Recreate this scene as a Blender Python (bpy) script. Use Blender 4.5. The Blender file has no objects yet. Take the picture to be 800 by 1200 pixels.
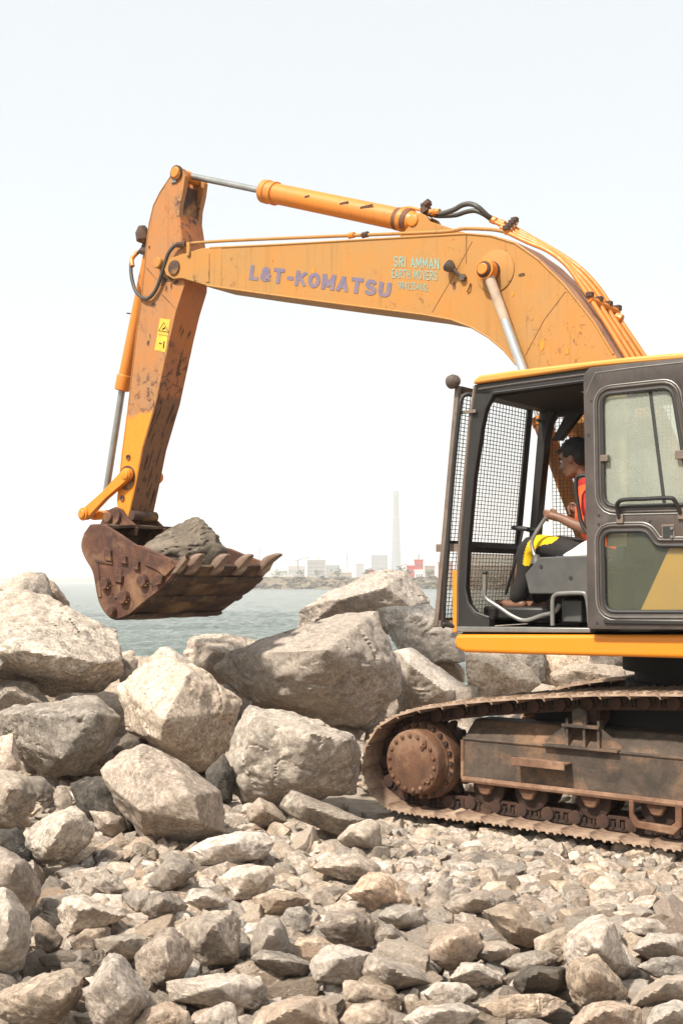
import bpy, bmesh, math, random
import numpy as np
from mathutils import Vector, Matrix, Euler

random.seed(11)
rng = np.random.RandomState(11)
scene = bpy.context.scene
R = math.radians

# ---------------------------------------------------------------- camera, sky, sun, exposure
FPX, CX, CY, HORIZON, CAMH = 1400.0, 400.0, 600.0, 680.0, 1.56
PITCH = math.atan((HORIZON - CY) / FPX)
cam_data = bpy.data.cameras.new('camera')
cam = bpy.data.objects.new('camera', cam_data)
scene.collection.objects.link(cam)
cam_data.sensor_fit = 'VERTICAL'
cam_data.sensor_height = 36.0
cam_data.sensor_width = 24.0
cam_data.lens = FPX / 1200.0 * 36.0
cam_data.clip_start = 0.05
cam_data.clip_end = 20000
cam.location = (0, 0, CAMH)
cam.rotation_euler = (math.pi / 2 + PITCH, 0, 0)
scene.camera = cam

SUN_FROM = Vector((-0.44, -0.46, 0.77)).normalized()
sun_el = math.asin(SUN_FROM.z)
sun_az = math.atan2(SUN_FROM.x, SUN_FROM.y)
world = bpy.data.worlds.new('World')
scene.world = world
world.use_nodes = True
wn = world.node_tree
wn.nodes.clear()
wo = wn.nodes.new('ShaderNodeOutputWorld')
wb = wn.nodes.new('ShaderNodeBackground')
sk = wn.nodes.new('ShaderNodeTexSky')
sk.sky_type = 'NISHITA'
sk.sun_disc = False
sk.sun_elevation = sun_el
sk.sun_rotation = sun_az
sk.altitude = 0
sk.air_density = 0.8
sk.dust_density = 6.0
sk.ozone_density = 1.0
hs = wn.nodes.new('ShaderNodeHueSaturation')
hs.inputs['Saturation'].default_value = 0.95
hs.inputs['Value'].default_value = 1.0
wb.inputs['Strength'].default_value = 0.15
wn.links.new(sk.outputs[0], hs.inputs['Color'])
tn = wn.nodes.new('ShaderNodeMixRGB'); tn.blend_type = 'MULTIPLY'; tn.inputs[0].default_value = 1.0; tn.inputs[2].default_value = (0.92, 1.06, 1.03, 1)
wn.links.new(hs.outputs[0], tn.inputs[1])
vl = wn.nodes.new('ShaderNodeMixRGB'); vl.inputs[0].default_value = 0.79; vl.inputs[2].default_value = (2.98, 3.07, 3.05, 1)   # thin white cloud veil over the clear sky
wn.links.new(tn.outputs[0], vl.inputs[1])
wn.links.new(vl.outputs[0], wb.inputs[0])
wn.links.new(wb.outputs[0], wo.inputs[0])

sd = bpy.data.lights.new('sun', 'SUN')
sd.energy = 3.4
sd.angle = R(3.0)
sd.color = (1.0, 0.93, 0.83)
sun = bpy.data.objects.new('sun', sd)
scene.collection.objects.link(sun)
sun.location = (-30, -20, 50)
sun.rotation_euler = (-SUN_FROM).to_track_quat('-Z', 'Y').to_euler()

scene.view_settings.view_transform = 'Standard'
scene.view_settings.look = 'None'
scene.view_settings.gamma = 1.0
scene.view_settings.exposure = 1.05
scene.render.engine = 'CYCLES'
scene.cycles.use_denoising = True
scene.cycles.max_bounces = 8
scene.cycles.transparent_max_bounces = 24
scene.cycles.volume_bounces = 1

# ---------------------------------------------------------------- projection helpers (pixel of the 800x1200 photo -> place)
_cp, _sp = math.cos(PITCH), math.sin(PITCH)
def ray(px, py):
    a, b = (px - CX) / FPX, (CY - py) / FPX
    return Vector((a, _cp - b * _sp, _sp + b * _cp))
def WD(px, py, dist):            # world point at ground distance Y = dist
    d = ray(px, py)
    return Vector((0, 0, CAMH)) + d * (dist / d.y)
def WZ(px, py, z):               # world point at height z
    d = ray(px, py)
    return Vector((0, 0, CAMH)) + d * ((z - CAMH) / d.z)
TH = math.atan(1850.0 / FPX)
F = Vector((-math.sin(TH), math.cos(TH), 0))      # machine forward
L = Vector((-math.cos(TH), -math.sin(TH), 0))     # machine left (towards the camera)
ORG = Vector((2.51, 8.242, 0))
def P(px, py, v):                # machine-local point on the plane v
    d = ray(px, py)
    o = Vector((0, 0, CAMH)) - ORG
    t = (v - o.dot(L)) / d.dot(L)
    p = o + d * t
    return Vector((p.dot(F), v, p.z))
def UZ(px, py, v):
    p = P(px, py, v)
    return (p.x, p.z)
def poly_uz(pts, v):
    return [UZ(x, y, v) for x, y in pts]

# ---------------------------------------------------------------- numpy noise
_perm = rng.randint(0, 1 << 30, 65536)
def vnoise(p, seed=0):
    i = np.floor(p).astype(np.int64)
    f = p - i
    f = f * f * (3 - 2 * f)
    def h(a, b, c):
        k = (a * 73856093) ^ (b * 19349663) ^ (c * 83492791) ^ (seed * 2654435)
        return _perm[k & 65535] / float(1 << 30)
    x, y, z = i[:, 0], i[:, 1], i[:, 2]
    fx, fy, fz = f[:, 0], f[:, 1], f[:, 2]
    def lx(b, c):
        return h(x, b, c) * (1 - fx) + h(x + 1, b, c) * fx
    return ((lx(y, z) * (1 - fy) + lx(y + 1, z) * fy) * (1 - fz) +
            (lx(y, z + 1) * (1 - fy) + lx(y + 1, z + 1) * fy) * fz) * 2 - 1
def fbm(p, oct=4, seed=0, gain=0.5):
    a, s, t = 1.0, 0, 0
    for k in range(oct):
        s = s + a * vnoise(p * (2.03 ** k) + k * 17.3, seed + k)
        t += a
        a *= gain
    return s / t

# ---------------------------------------------------------------- node helpers
def new_mat(name):
    m = bpy.data.materials.new(name)
    m.use_nodes = True
    nt = m.node_tree
    nt.nodes.clear()
    out = nt.nodes.new('ShaderNodeOutputMaterial')
    b = nt.nodes.new('ShaderNodeBsdfPrincipled')
    nt.links.new(b.outputs[0], out.inputs[0])
    return m, nt, b, out
def tex(nt, scale, detail=6, rough=0.6, vec=None, kind='ShaderNodeTexNoise', dist=0.0):
    n = nt.nodes.new(kind)
    n.inputs['Scale'].default_value = scale
    if kind == 'ShaderNodeTexNoise':
        n.inputs['Detail'].default_value = detail
        n.inputs['Roughness'].default_value = rough
        n.inputs['Distortion'].default_value = dist
    if vec is not None:
        nt.links.new(vec, n.inputs['Vector'])
    return n
def ramp(nt, fac, stops):
    r = nt.nodes.new('ShaderNodeValToRGB')
    e = r.color_ramp.elements
    while len(e) < len(stops):
        e.new(0.5)
    for k, (p, c) in enumerate(stops):
        e[k].position = p
        e[k].color = (c, c, c, 1) if isinstance(c, (int, float)) else (c[0], c[1], c[2], 1)
    nt.links.new(fac, r.inputs[0])
    return r
def mix(nt, fac, a, b, mode='MIX'):
    m = nt.nodes.new('ShaderNodeMixRGB')
    m.blend_type = mode
    for inp, v in ((m.inputs[0], fac), (m.inputs[1], a), (m.inputs[2], b)):
        if isinstance(v, bpy.types.NodeSocket):
            nt.links.new(v, inp)
        elif isinstance(v, (int, float)):
            inp.default_value = v
        else:
            inp.default_value = (v[0], v[1], v[2], 1)
    return m.outputs[0]
def bump(nt, b, h, strength=0.3, dist=0.01, prev=None):
    n = nt.nodes.new('ShaderNodeBump')
    n.inputs['Strength'].default_value = strength
    n.inputs['Distance'].default_value = dist
    nt.links.new(h, n.inputs['Height'])
    if prev is not None:
        nt.links.new(prev, n.inputs['Normal'])
    nt.links.new(n.outputs[0], b.inputs['Normal'])
    return n.outputs[0]
def coords(nt, kind='Object', scale=None):
    t = nt.nodes.new('ShaderNodeTexCoord')
    if scale is None:
        return t.outputs[kind]
    mp = nt.nodes.new('ShaderNodeMapping')
    mp.inputs['Scale'].default_value = scale
    nt.links.new(t.outputs[kind], mp.inputs[0])
    return mp.outputs[0]

def painted(name, base, dust, dust_amt=0.5, rust=(0.10, 0.035, 0.015), rust_amt=0.35, rough=0.5, streak=True, scale=1.0):
    """weathered paint: dust veil, chips and rust specks, faint vertical runs"""
    m, nt, b, out = new_mat(name)
    co = coords(nt, 'Object')
    n1 = tex(nt, 2.2 * scale, 7, 0.65, co)
    d = ramp(nt, n1.outputs[0], [(0.5 - dust_amt * 0.35, 0.0), (0.5 - dust_amt * 0.35 + 0.4, 1.0)])
    n2 = tex(nt, 34 * scale, 5, 0.7, co)
    dd = mix(nt, 0.45, d.outputs[0], n2.outputs[0], 'OVERLAY')
    lim = mix(nt, 1.0, dd, (dust_amt * 1.35, dust_amt * 1.35, dust_amt * 1.35), 'MULTIPLY')
    col = mix(nt, lim, base, dust)
    if streak:
        sc = coords(nt, 'Object', (22 * scale, 22 * scale, 1.1 * scale))
        n3 = tex(nt, 1.0, 4, 0.6, sc)
        s = ramp(nt, n3.outputs[0], [(0.56, 0.0), (0.74, 0.38)])
        col = mix(nt, s.outputs[0], col, [c * 0.45 for c in base])
    n4 = tex(nt, 16 * scale, 8, 0.78, co, dist=0.6)
    r = ramp(nt, n4.outputs[0], [(0.70 - rust_amt * 0.2, 0.0), (0.73 - rust_amt * 0.2, 1.0)])
    n5 = tex(nt, 1.7 * scale, 3, 0.5, co)
    r2 = ramp(nt, n5.outputs[0], [(0.46, 0.0), (0.62, 1.0)])
    rr = mix(nt, 1.0, r.outputs[0], r2.outputs[0], 'MULTIPLY')
    col = mix(nt, rr, col, rust)
    nt.links.new(col, b.inputs['Base Color'])
    ro = ramp(nt, n2.outputs[0], [(0.3, rough - 0.1), (0.7, rough + 0.2)])
    nt.links.new(ro.outputs[0], b.inputs['Roughness'])
    bump(nt, b, n4.outputs[0], 0.12, 0.004)
    return m
def rusty(name, c1, c2, dust, dust_amt=0.4, rough=0.8, metal=0.0, scale=1.0, bs=0.5):
    m, nt, b, out = new_mat(name)
    co = coords(nt, 'Object')
    n1 = tex(nt, 6 * scale, 8, 0.7, co, dist=0.4)
    col = mix(nt, ramp(nt, n1.outputs[0], [(0.35, 0.0), (0.65, 1.0)]).outputs[0], c1, c2)
    n2 = tex(nt, 2.6 * scale, 7, 0.7, co)
    f = ramp(nt, n2.outputs[0], [(0.62 - dust_amt * 0.35, 0.0), (0.80 - dust_amt * 0.35, 0.85)])
    col = mix(nt, f.outputs[0], col, dust)
    n3 = tex(nt, 45 * scale, 6, 0.75, co)
    col = mix(nt, 0.6, col, ramp(nt, n3.outputs[0], [(0.25, 0.35), (0.75, 0.75)]).outputs[0], 'OVERLAY')
    nt.links.new(col, b.inputs['Base Color'])
    b.inputs['Roughness'].default_value = rough
    b.inputs['Metallic'].default_value = metal
    p = bump(nt, b, n3.outputs[0], bs, 0.006)
    bump(nt, b, n1.outputs[0], bs, 0.015, p)
    return m
def plain(name, c, rough=0.5, metal=0.0, var=0.25, scale=8):
    m, nt, b, out = new_mat(name)
    n = tex(nt, scale, 6, 0.65, coords(nt, 'Object'))
    col = mix(nt, ramp(nt, n.outputs[0], [(0.3, 0.0), (0.7, 1.0)]).outputs[0],
              [x * (1 - var) for x in c], [min(1, x * (1 + var)) for x in c])
    nt.links.new(col, b.inputs['Base Color'])
    b.inputs['Roughness'].default_value = rough
    b.inputs['Metallic'].default_value = metal
    bump(nt, b, n.outputs[0], 0.1, 0.004)
    return m

M = {}
M['boom'] = painted('boom_orange', (0.425, 0.168, 0.020), (0.335, 0.182, 0.055), 0.70, rust_amt=0.6, rough=0.62)
M['arm'] = painted('arm_orange', (0.56, 0.17, 0.035), (0.42, 0.19, 0.09), 0.66, rust=(0.12, 0.05, 0.025), rust_amt=0.42, rough=0.6)
M['arm_low'] = painted('arm_yellow', (0.66, 0.21, 0.010), (0.45, 0.18, 0.05), 0.22, rust=(0.06, 0.03, 0.02), rust_amt=0.42, rough=0.45)
M['armface'] = painted('arm_face', (0.46, 0.145, 0.03), (0.28, 0.115, 0.055), 0.5, rust=(0.055, 0.028, 0.018), rust_amt=0.85, rough=0.6)
M['armworn'] = rusty('arm_face_worn', (0.085, 0.04, 0.025), (0.19, 0.085, 0.04), (0.42, 0.18, 0.05), 0.35)
M['cyl'] = painted('cylinder_orange', (0.60, 0.190, 0.014), (0.46, 0.18, 0.045), 0.45, rust_amt=0.4, rough=0.42)
M['yellow'] = painted('skirt_yellow', (0.68, 0.215, 0.006), (0.58, 0.235, 0.035), 0.28, rust_amt=0.15, rough=0.38, streak=False)
M['roofy'] = painted('roof_yellow', (0.68, 0.26, 0.035), (0.60, 0.30, 0.09), 0.5, rust_amt=0.1, rough=0.45, streak=False)
M['cab'] = painted('cab_brown_grey', (0.036, 0.029, 0.027), (0.120, 0.090, 0.073), 0.52, rust=(0.30, 0.17, 0.09), rust_amt=0.3, rough=0.42)
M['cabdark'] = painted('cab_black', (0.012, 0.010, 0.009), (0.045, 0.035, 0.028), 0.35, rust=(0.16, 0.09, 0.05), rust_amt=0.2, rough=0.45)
M['rubber'] = plain('black_rubber', (0.022, 0.020, 0.019), 0.6)
M['hose'] = plain('hose_rubber', (0.055, 0.048, 0.04), 0.55)
M['steel'] = plain('rod_steel', (0.62, 0.62, 0.60), 0.22, 0.9, 0.1)
M['rodgrey'] = plain('rod_grey', (0.30, 0.30, 0.29), 0.3, 0.6, 0.15)
M['roddust'] = plain('rod_dusty', (0.42, 0.31, 0.23), 0.7, 0.0, 0.25)
M['pin'] = rusty('pin_grease', (0.035, 0.02, 0.014), (0.10, 0.045, 0.025), (0.40, 0.20, 0.07), 0.3)
M['rust'] = rusty('track_rust', (0.018, 0.010, 0.007), (0.058, 0.024, 0.013), (0.14, 0.075, 0.043), 0.24)
M['rusthub'] = rusty('hub_rust', (0.070, 0.033, 0.018), (0.150, 0.066, 0.032), (0.24, 0.145, 0.09), 0.36, bs=0.3)
M['shoe'] = rusty('shoe_dust', (0.13, 0.075, 0.05), (0.28, 0.185, 0.125), (0.45, 0.32, 0.225), 0.62, rough=0.75)
M['frame'] = rusty('track_frame_dirt', (0.034, 0.024, 0.018), (0.088, 0.062, 0.044), (0.23, 0.125, 0.068), 0.42, scale=0.8)
M['framelip'] = rusty('frame_lip', (0.11, 0.055, 0.032), (0.22, 0.12, 0.07), (0.32, 0.20, 0.13), 0.4)
M['bucket'] = rusty('bucket_rust', (0.036, 0.016, 0.011), (0.118, 0.043, 0.022), (0.21, 0.115, 0.06), 0.34)
M['bucketb'] = rusty('bucket_belly', (0.022, 0.013, 0.010), (0.092, 0.048, 0.026), (0.24, 0.145, 0.07), 0.38)
M['tooth'] = rusty('tooth_steel', (0.13, 0.08, 0.055), (0.28, 0.19, 0.14), (0.50, 0.40, 0.32), 0.3, rough=0.55, metal=0.3)
M['wire'] = plain('wire', (0.12, 0.10, 0.085), 0.6)
M['guard'] = plain('guard_brown', (0.15, 0.11, 0.085), 0.55, 0, 0.35)
M['blue'] = painted('lettering_blue', (0.115, 0.105, 0.185), (0.27, 0.165, 0.15), 0.50, rust=(0.6, 0.27, 0.07), rust_amt=0.35, scale=1.5)
M['cyan'] = painted('lettering_cyan', (0.17, 0.36, 0.33), (0.36, 0.28, 0.16), 0.36, rust=(0.62, 0.28, 0.07), rust_amt=0.7, scale=2.0)
M['decal'] = plain('decal_yellow', (0.60, 0.38, 0.04), 0.5)
M['seam'] = plain('seam_grime', (0.16, 0.075, 0.03), 0.8)
M['black'] = plain('black_print', (0.02, 0.02, 0.02), 0.6)
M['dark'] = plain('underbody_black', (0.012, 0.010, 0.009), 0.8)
M['console'] = painted('console_grey', (0.055, 0.054, 0.052), (0.16, 0.14, 0.12), 0.4, rust=(0.3, 0.26, 0.22), rust_amt=0.3, rough=0.5)
M['grey'] = plain('bar_grey', (0.20, 0.19, 0.175), 0.4, 0.4)
M['lamp'] = plain('lamp_brown', (0.09, 0.065, 0.05), 0.4)
M['lampglass'] = plain('lamp_glass', (0.28, 0.27, 0.25), 0.2, 0.5)
M['seatfab'] = plain('seat_fabric', (0.055, 0.075, 0.14), 0.9, 0, 0.6, 60)
M['cloth'] = plain('white_cloth', (0.72, 0.68, 0.66), 0.9, 0, 0.1, 20)
M['liner'] = plain('cream_liner', (0.62, 0.50, 0.30), 0.7)
M['headrest_reflection'] = plain('seat_reflection_blue', (0.12, 0.16, 0.22), 0.8)

def glass(name, tint, dusty, amt):
    m, nt, b, out = new_mat(name)
    nt.nodes.remove(b)
    tr = nt.nodes.new('ShaderNodeBsdfTransparent')
    tr.inputs[0].default_value = (*tint, 1)
    gl = nt.nodes.new('ShaderNodeBsdfGlossy')
    gl.inputs['Roughness'].default_value = 0.06
    df = nt.nodes.new('ShaderNodeBsdfDiffuse')
    n = tex(nt, 3.0, 8, 0.7, coords(nt, 'Object'))
    n2 = tex(nt, 60.0, 3, 0.7, coords(nt, 'Object'))
    c = mix(nt, n.outputs[0], [x * 0.7 for x in dusty], dusty)
    nt.links.new(c, df.inputs[0])
    f = ramp(nt, mix(nt, 0.3, n.outputs[0], n2.outputs[0]), [(0.25, amt * 0.7), (0.75, min(1, amt * 1.25))])
    m1 = nt.nodes.new('ShaderNodeMixShader')
    nt.links.new(f.outputs[0], m1.inputs[0])
    nt.links.new(tr.outputs[0], m1.inputs[1])
    nt.links.new(df.outputs[0], m1.inputs[2])
    m2 = nt.nodes.new('ShaderNodeMixShader')
    lw = nt.nodes.new('ShaderNodeLayerWeight'); lw.inputs[0].default_value = 0.5
    pw = nt.nodes.new('ShaderNodeMath'); pw.operation = 'POWER'; pw.inputs[1].default_value = 4.0
    sc_ = nt.nodes.new('ShaderNodeMath'); sc_.operation = 'MULTIPLY_ADD'; sc_.inputs[1].default_value = 0.7; sc_.inputs[2].default_value = 0.04
    nt.links.new(lw.outputs['Facing'], pw.inputs[0]); nt.links.new(pw.outputs[0], sc_.inputs[0])
    nt.links.new(sc_.outputs[0], m2.inputs[0])
    nt.links.new(m1.outputs[0], m2.inputs[1])
    nt.links.new(gl.outputs[0], m2.inputs[2])
    nt.links.new(m2.outputs[0], out.inputs[0])
    return m
M['glassup'] = glass('door_glass_green', (0.92, 0.93, 0.89), (0.46, 0.48, 0.40), 0.46)
M['glasslow'] = glass('door_glass_dusty', (0.93, 0.93, 0.84), (0.20, 0.205, 0.145), 0.22)
M['glassfront'] = glass('windshield_dusty', (0.96, 0.94, 0.90), (0.80, 0.64, 0.48), 0.35)

def rock_mat(name, cols, warm=0.5, dark=0.5):
    m, nt, b, out = new_mat(name)
    oi0 = nt.nodes.new('ShaderNodeObjectInfo')
    at = nt.nodes.new('ShaderNodeAttribute'); at.attribute_name = 'stone_tone'
    class _O: outputs = {}
    oi = _O()
    ad = nt.nodes.new('ShaderNodeMath'); ad.operation = 'ADD'
    fr0 = nt.nodes.new('ShaderNodeMath'); fr0.operation = 'FRACT'
    nt.links.new(oi0.outputs['Random'], ad.inputs[0]); nt.links.new(at.outputs['Fac'], ad.inputs[1]); nt.links.new(ad.outputs[0], fr0.inputs[0])
    oi.outputs = {'Random': fr0.outputs[0]}
    tc = nt.nodes.new('ShaderNodeTexCoord')
    vm = nt.nodes.new('ShaderNodeVectorMath')
    vm.operation = 'ADD'
    ml = nt.nodes.new('ShaderNodeMath'); ml.operation = 'MULTIPLY'; ml.inputs[1].default_value = 53.0
    nt.links.new(oi.outputs['Random'], ml.inputs[0])
    nt.links.new(tc.outputs['Object'], vm.inputs[0])
    nt.links.new(ml.outputs[0], vm.inputs[1])
    co = vm.outputs[0]
    big = tex(nt, 1.6, 6, 0.6, co, dist=0.5)
    mid = tex(nt, 7.0, 9, 0.72, co, dist=0.3)
    fine = tex(nt, 42.0, 6, 0.75, co)
    vor = tex(nt, 5.0, kind='ShaderNodeTexVoronoi', vec=co)
    vor.feature = 'DISTANCE_TO_EDGE'
    base = ramp(nt, big.outputs[0], [(0.30, cols[0]), (0.5, cols[1]), (0.72, cols[2])]).outputs[0]
    # grey mineral patches and pale crystalline scabs
    g = ramp(nt, mid.outputs[0], [(0.46, 0.0), (0.58, min(1, dark * 1.35))])
    base = mix(nt, g.outputs[0], base, cols[3])
    sc = ramp(nt, mid.outputs[0], [(0.33, 1.0), (0.42, 0.0)])
    base = mix(nt, mix(nt, 1.0, sc.outputs[0], (0.55, 0.55, 0.55), 'MULTIPLY'), base, cols[4])
    sp = ramp(nt, fine.outputs[0], [(0.33, 0.12), (0.5, 0.5), (0.66, 0.82)])
    base = mix(nt, 0.62, base, sp.outputs[0], 'OVERLAY')
    m18 = tex(nt, 17.0, 8, 0.78, co, dist=0.8)
    s2 = ramp(nt, m18.outputs[0], [(0.36, 0.25), (0.5, 0.5), (0.62, 0.80)])
    base = mix(nt, 0.7, base, s2.outputs[0], 'OVERLAY')
    # thin dark fissures
    fv = tex(nt, 1.7, 7, 0.7, co, dist=2.2)
    fr_ = ramp(nt, fv.outputs[0], [(0.492, 0.0), (0.5, 0.75), (0.508, 0.0)])
    base = mix(nt, fr_.outputs[0], base, [x * 0.35 for x in cols[3]])
    # road dust veil
    dv = tex(nt, 0.9, 5, 0.6, co)
    base = mix(nt, ramp(nt, dv.outputs[0], [(0.42, 0.0), (0.62, 0.42)]).outputs[0], base, (0.44, 0.355, 0.275))
    # hairline veins
    vn = tex(nt, 2.3, 5, 0.6, co, dist=1.6)
    vr = ramp(nt, vn.outputs[0], [(0.488, 0.0), (0.5, 0.55), (0.512, 0.0)])
    base = mix(nt, mix(nt, 1.0, vr.outputs[0], g.outputs[0], 'MULTIPLY'), base, (0.62, 0.57, 0.50))
    # per-stone value and hue
    hv = nt.nodes.new('ShaderNodeHueSaturation')
    mr = nt.nodes.new('ShaderNodeMapRange')
    mr.inputs[3].default_value = 0.70; mr.inputs[4].default_value = 1.25
    nt.links.new(oi.outputs['Random'], mr.inputs[0])
    nt.links.new(mr.outputs[0], hv.inputs['Value'])
    m2 = nt.nodes.new('ShaderNodeMath'); m2.operation = 'FRACT'
    m3 = nt.nodes.new('ShaderNodeMath'); m3.operation = 'MULTIPLY'; m3.inputs[1].default_value = 7.31
    nt.links.new(oi.outputs['Random'], m3.inputs[0]); nt.links.new(m3.outputs[0], m2.inputs[0])
    mr2 = nt.nodes.new('ShaderNodeMapRange')
    mr2.inputs[3].default_value = 0.72; mr2.inputs[4].default_value = 1.08
    nt.links.new(m2.outputs[0], mr2.inputs[0]); nt.links.new(mr2.outputs[0], hv.inputs['Saturation'])
    nt.links.new(base, hv.inputs['Color'])
    nt.links.new(hv.outputs[0], b.inputs['Base Color'])
    b.inputs['Roughness'].default_value = 0.88
    b.inputs['Specular IOR Level'].default_value = 0.25
    p = bump(nt, b, fine.outputs[0], 0.7, 0.006)
    p = bump(nt, b, m18.outputs[0], 0.8, 0.016, p)
    p = bump(nt, b, mid.outputs[0], 0.7, 0.032, p)
    return m
TAN = [(0.463, 0.347, 0.254), (0.407, 0.310, 0.234), (0.505, 0.393, 0.299), (0.258, 0.202, 0.154), (0.661, 0.549, 0.449)]
GREY = [(0.407, 0.337, 0.274), (0.451, 0.378, 0.309), (0.484, 0.393, 0.314), (0.237, 0.197, 0.160), (0.661, 0.569, 0.478)]
ORNG = [(0.505, 0.325, 0.209), (0.440, 0.305, 0.214), (0.517, 0.378, 0.269), (0.286, 0.202, 0.144), (0.661, 0.527, 0.409)]
PALE = [(0.496, 0.393, 0.309), (0.528, 0.429, 0.344), (0.463, 0.357, 0.269), (0.298, 0.239, 0.190), (0.683, 0.578, 0.489)]
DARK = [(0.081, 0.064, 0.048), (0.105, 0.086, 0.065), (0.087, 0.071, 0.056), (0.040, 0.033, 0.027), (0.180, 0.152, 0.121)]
M['tan'] = rock_mat('rock_tan', TAN, dark=0.45)
M['rgrey'] = rock_mat('rock_grey', GREY, dark=0.65)
M['orng'] = rock_mat('rock_orange', ORNG, dark=0.4)
M['pale'] = rock_mat('rock_pale', PALE, dark=0.3)
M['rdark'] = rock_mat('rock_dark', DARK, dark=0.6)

# ---------------------------------------------------------------- mesh builder
OFF = {}
class MB:
    def __init__(s):
        s.v, s.f = [], []
    def add(s, vs, fs):
        b = len(s.v)
        s.v += [tuple(p) for p in vs]
        s.f += [[b + i for i in f] for f in fs]
        return s
    def prism(s, uz, v0, v1):
        n = len(uz)
        a = sum(uz[i][0] * uz[(i + 1) % n][1] - uz[(i + 1) % n][0] * uz[i][1] for i in range(n))
        if a < 0:
            uz = uz[::-1]
        if v0 > v1:
            v0, v1 = v1, v0
        vs = [(p[0], v0, p[1]) for p in uz] + [(p[0], v1, p[1]) for p in uz]
        fs = [list(range(n)), list(range(2 * n - 1, n - 1, -1))]
        fs += [[(i + 1) % n, i, n + i, n + (i + 1) % n] for i in range(n)]
        return s.add(vs, fs)
    def box(s, c, d, rot=None):
        vs = []
        for x in (-.5, .5):
            for y in (-.5, .5):
                for z in (-.5, .5):
                    p = Vector((x * d[0], y * d[1], z * d[2]))
                    if rot: p = rot @ p
                    vs.append(p + Vector(c))
        return s.add(vs, [[0, 1, 3, 2], [4, 6, 7, 5], [0, 4, 5, 1], [2, 3, 7, 6], [0, 2, 6, 4], [1, 5, 7, 3]])
    def rings(s, rings, caps=True):
        n = len(rings[0])
        vs = [p for r in rings for p in r]
        fs = []
        for k in range(len(rings) - 1):
            for i in range(n):
                j = (i + 1) % n
                fs.append([k * n + i, k * n + j, (k + 1) * n + j, (k + 1) * n + i])
        if caps:
            fs.append(list(range(n))[::-1])
            fs.append([(len(rings) - 1) * n + i for i in range(n)])
        return s.add(vs, fs)
    def tube(s, path, r, seg=10, caps=True):
        path = [Vector(p) for p in path]
        rs = r if isinstance(r, (list, tuple)) else [r] * len(path)
        t0 = (path[1] - path[0]).normalized()
        ref = Vector((0, 0, 1)) if abs(t0.z) < 0.9 else Vector((0, 1, 0))
        x = t0.cross(ref).normalized()
        out = []
        for k, p in enumerate(path):
            if k == 0: t = path[1] - path[0]
            elif k == len(path) - 1: t = path[-1] - path[-2]
            else: t = (path[k + 1] - path[k]).normalized() + (path[k] - path[k - 1]).normalized()
            t.normalize()
            x = (x - t * x.dot(t)).normalized()
            y = t.cross(x)
            out.append([p + (x * math.cos(a) + y * math.sin(a)) * rs[k]
                        for a in [2 * math.pi * i / seg for i in range(seg)]])
        return s.rings(out, caps)
    def lathe(s, c, axis, prof, seg=32):
        """prof: list of (distance along axis, radius)"""
        axis = Vector(axis).normalized()
        ref = Vector((0, 0, 1)) if abs(axis.z) < 0.9 else Vector((1, 0, 0))
        x = axis.cross(ref).normalized(); y = axis.cross(x)
        c = Vector(c)
        return s.rings([[c + axis * d + (x * math.cos(a) + y * math.sin(a)) * r
                         for a in [2 * math.pi * i / seg for i in range(seg)]] for d, r in prof])
def smooth_path(pts, n=6):
    pts = [Vector(p) for p in pts]
    out = []
    for i in range(len(pts) - 1):
        p0 = pts[max(i - 1, 0)]; p1 = pts[i]; p2 = pts[i + 1]; p3 = pts[min(i + 2, len(pts) - 1)]
        for k in range(n):
            t = k / n
            out.append(0.5 * ((2 * p1) + (-p0 + p2) * t + (2 * p0 - 5 * p1 + 4 * p2 - p3) * t * t + (-p0 + 3 * p1 - 3 * p2 + p3) * t ** 3))
    out.append(pts[-1])
    return out

def obj(name, mb, mat, parent=None, bevel=0.0, smooth=True, label=None, center=True, mesh=None, ang=32):
    if mesh is None:
        me = bpy.data.meshes.new(name)
        vs = mb.v
        c = Vector((0, 0, 0))
        if center:
            a = np.array(vs)
            c = Vector((a.max(0) + a.min(0)) / 2)
            vs = [(p[0] - c.x, p[1] - c.y, p[2] - c.z) for p in vs]
        me.from_pydata(vs, [], mb.f)
        me.update()
        bm = bmesh.new(); bm.from_mesh(me)
        bmesh.ops.recalc_face_normals(bm, faces=bm.faces)
        bm.to_mesh(me); bm.free()
        if smooth:
            me.polygons.foreach_set('use_smooth', [True] * len(me.polygons))
            me.set_sharp_from_angle(angle=R(ang))
        me.materials.append(mat)
    o = bpy.data.objects.new(name, me)
    scene.collection.objects.link(o)
    po = Vector((0, 0, 0))
    if parent is not None:
        o.parent = parent
        po = OFF.get(parent.name, Vector((0, 0, 0)))
    o.location = c - po
    OFF[o.name] = c
    if bevel > 0:
        b = o.modifiers.new('bevel', 'BEVEL')
        b.width = bevel; b.segments = 2; b.limit_method = 'ANGLE'; b.angle_limit = R(35)
        b.harden_normals = False
    if label: o['label'] = label
    return o
def thing(name, label, cat, loc, rz=0, group=None):
    o = bpy.data.objects.new(name, None)
    scene.collection.objects.link(o)
    o.location = loc; o.rotation_euler = (0, 0, rz)
    o.empty_display_size = 0.3
    o['label'] = label; o['category'] = cat
    if group: o['group'] = group
    return o
def tag(o, label, cat, group=None):
    o['label'] = label; o['category'] = cat
    if group: o['group'] = group
    return o
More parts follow.
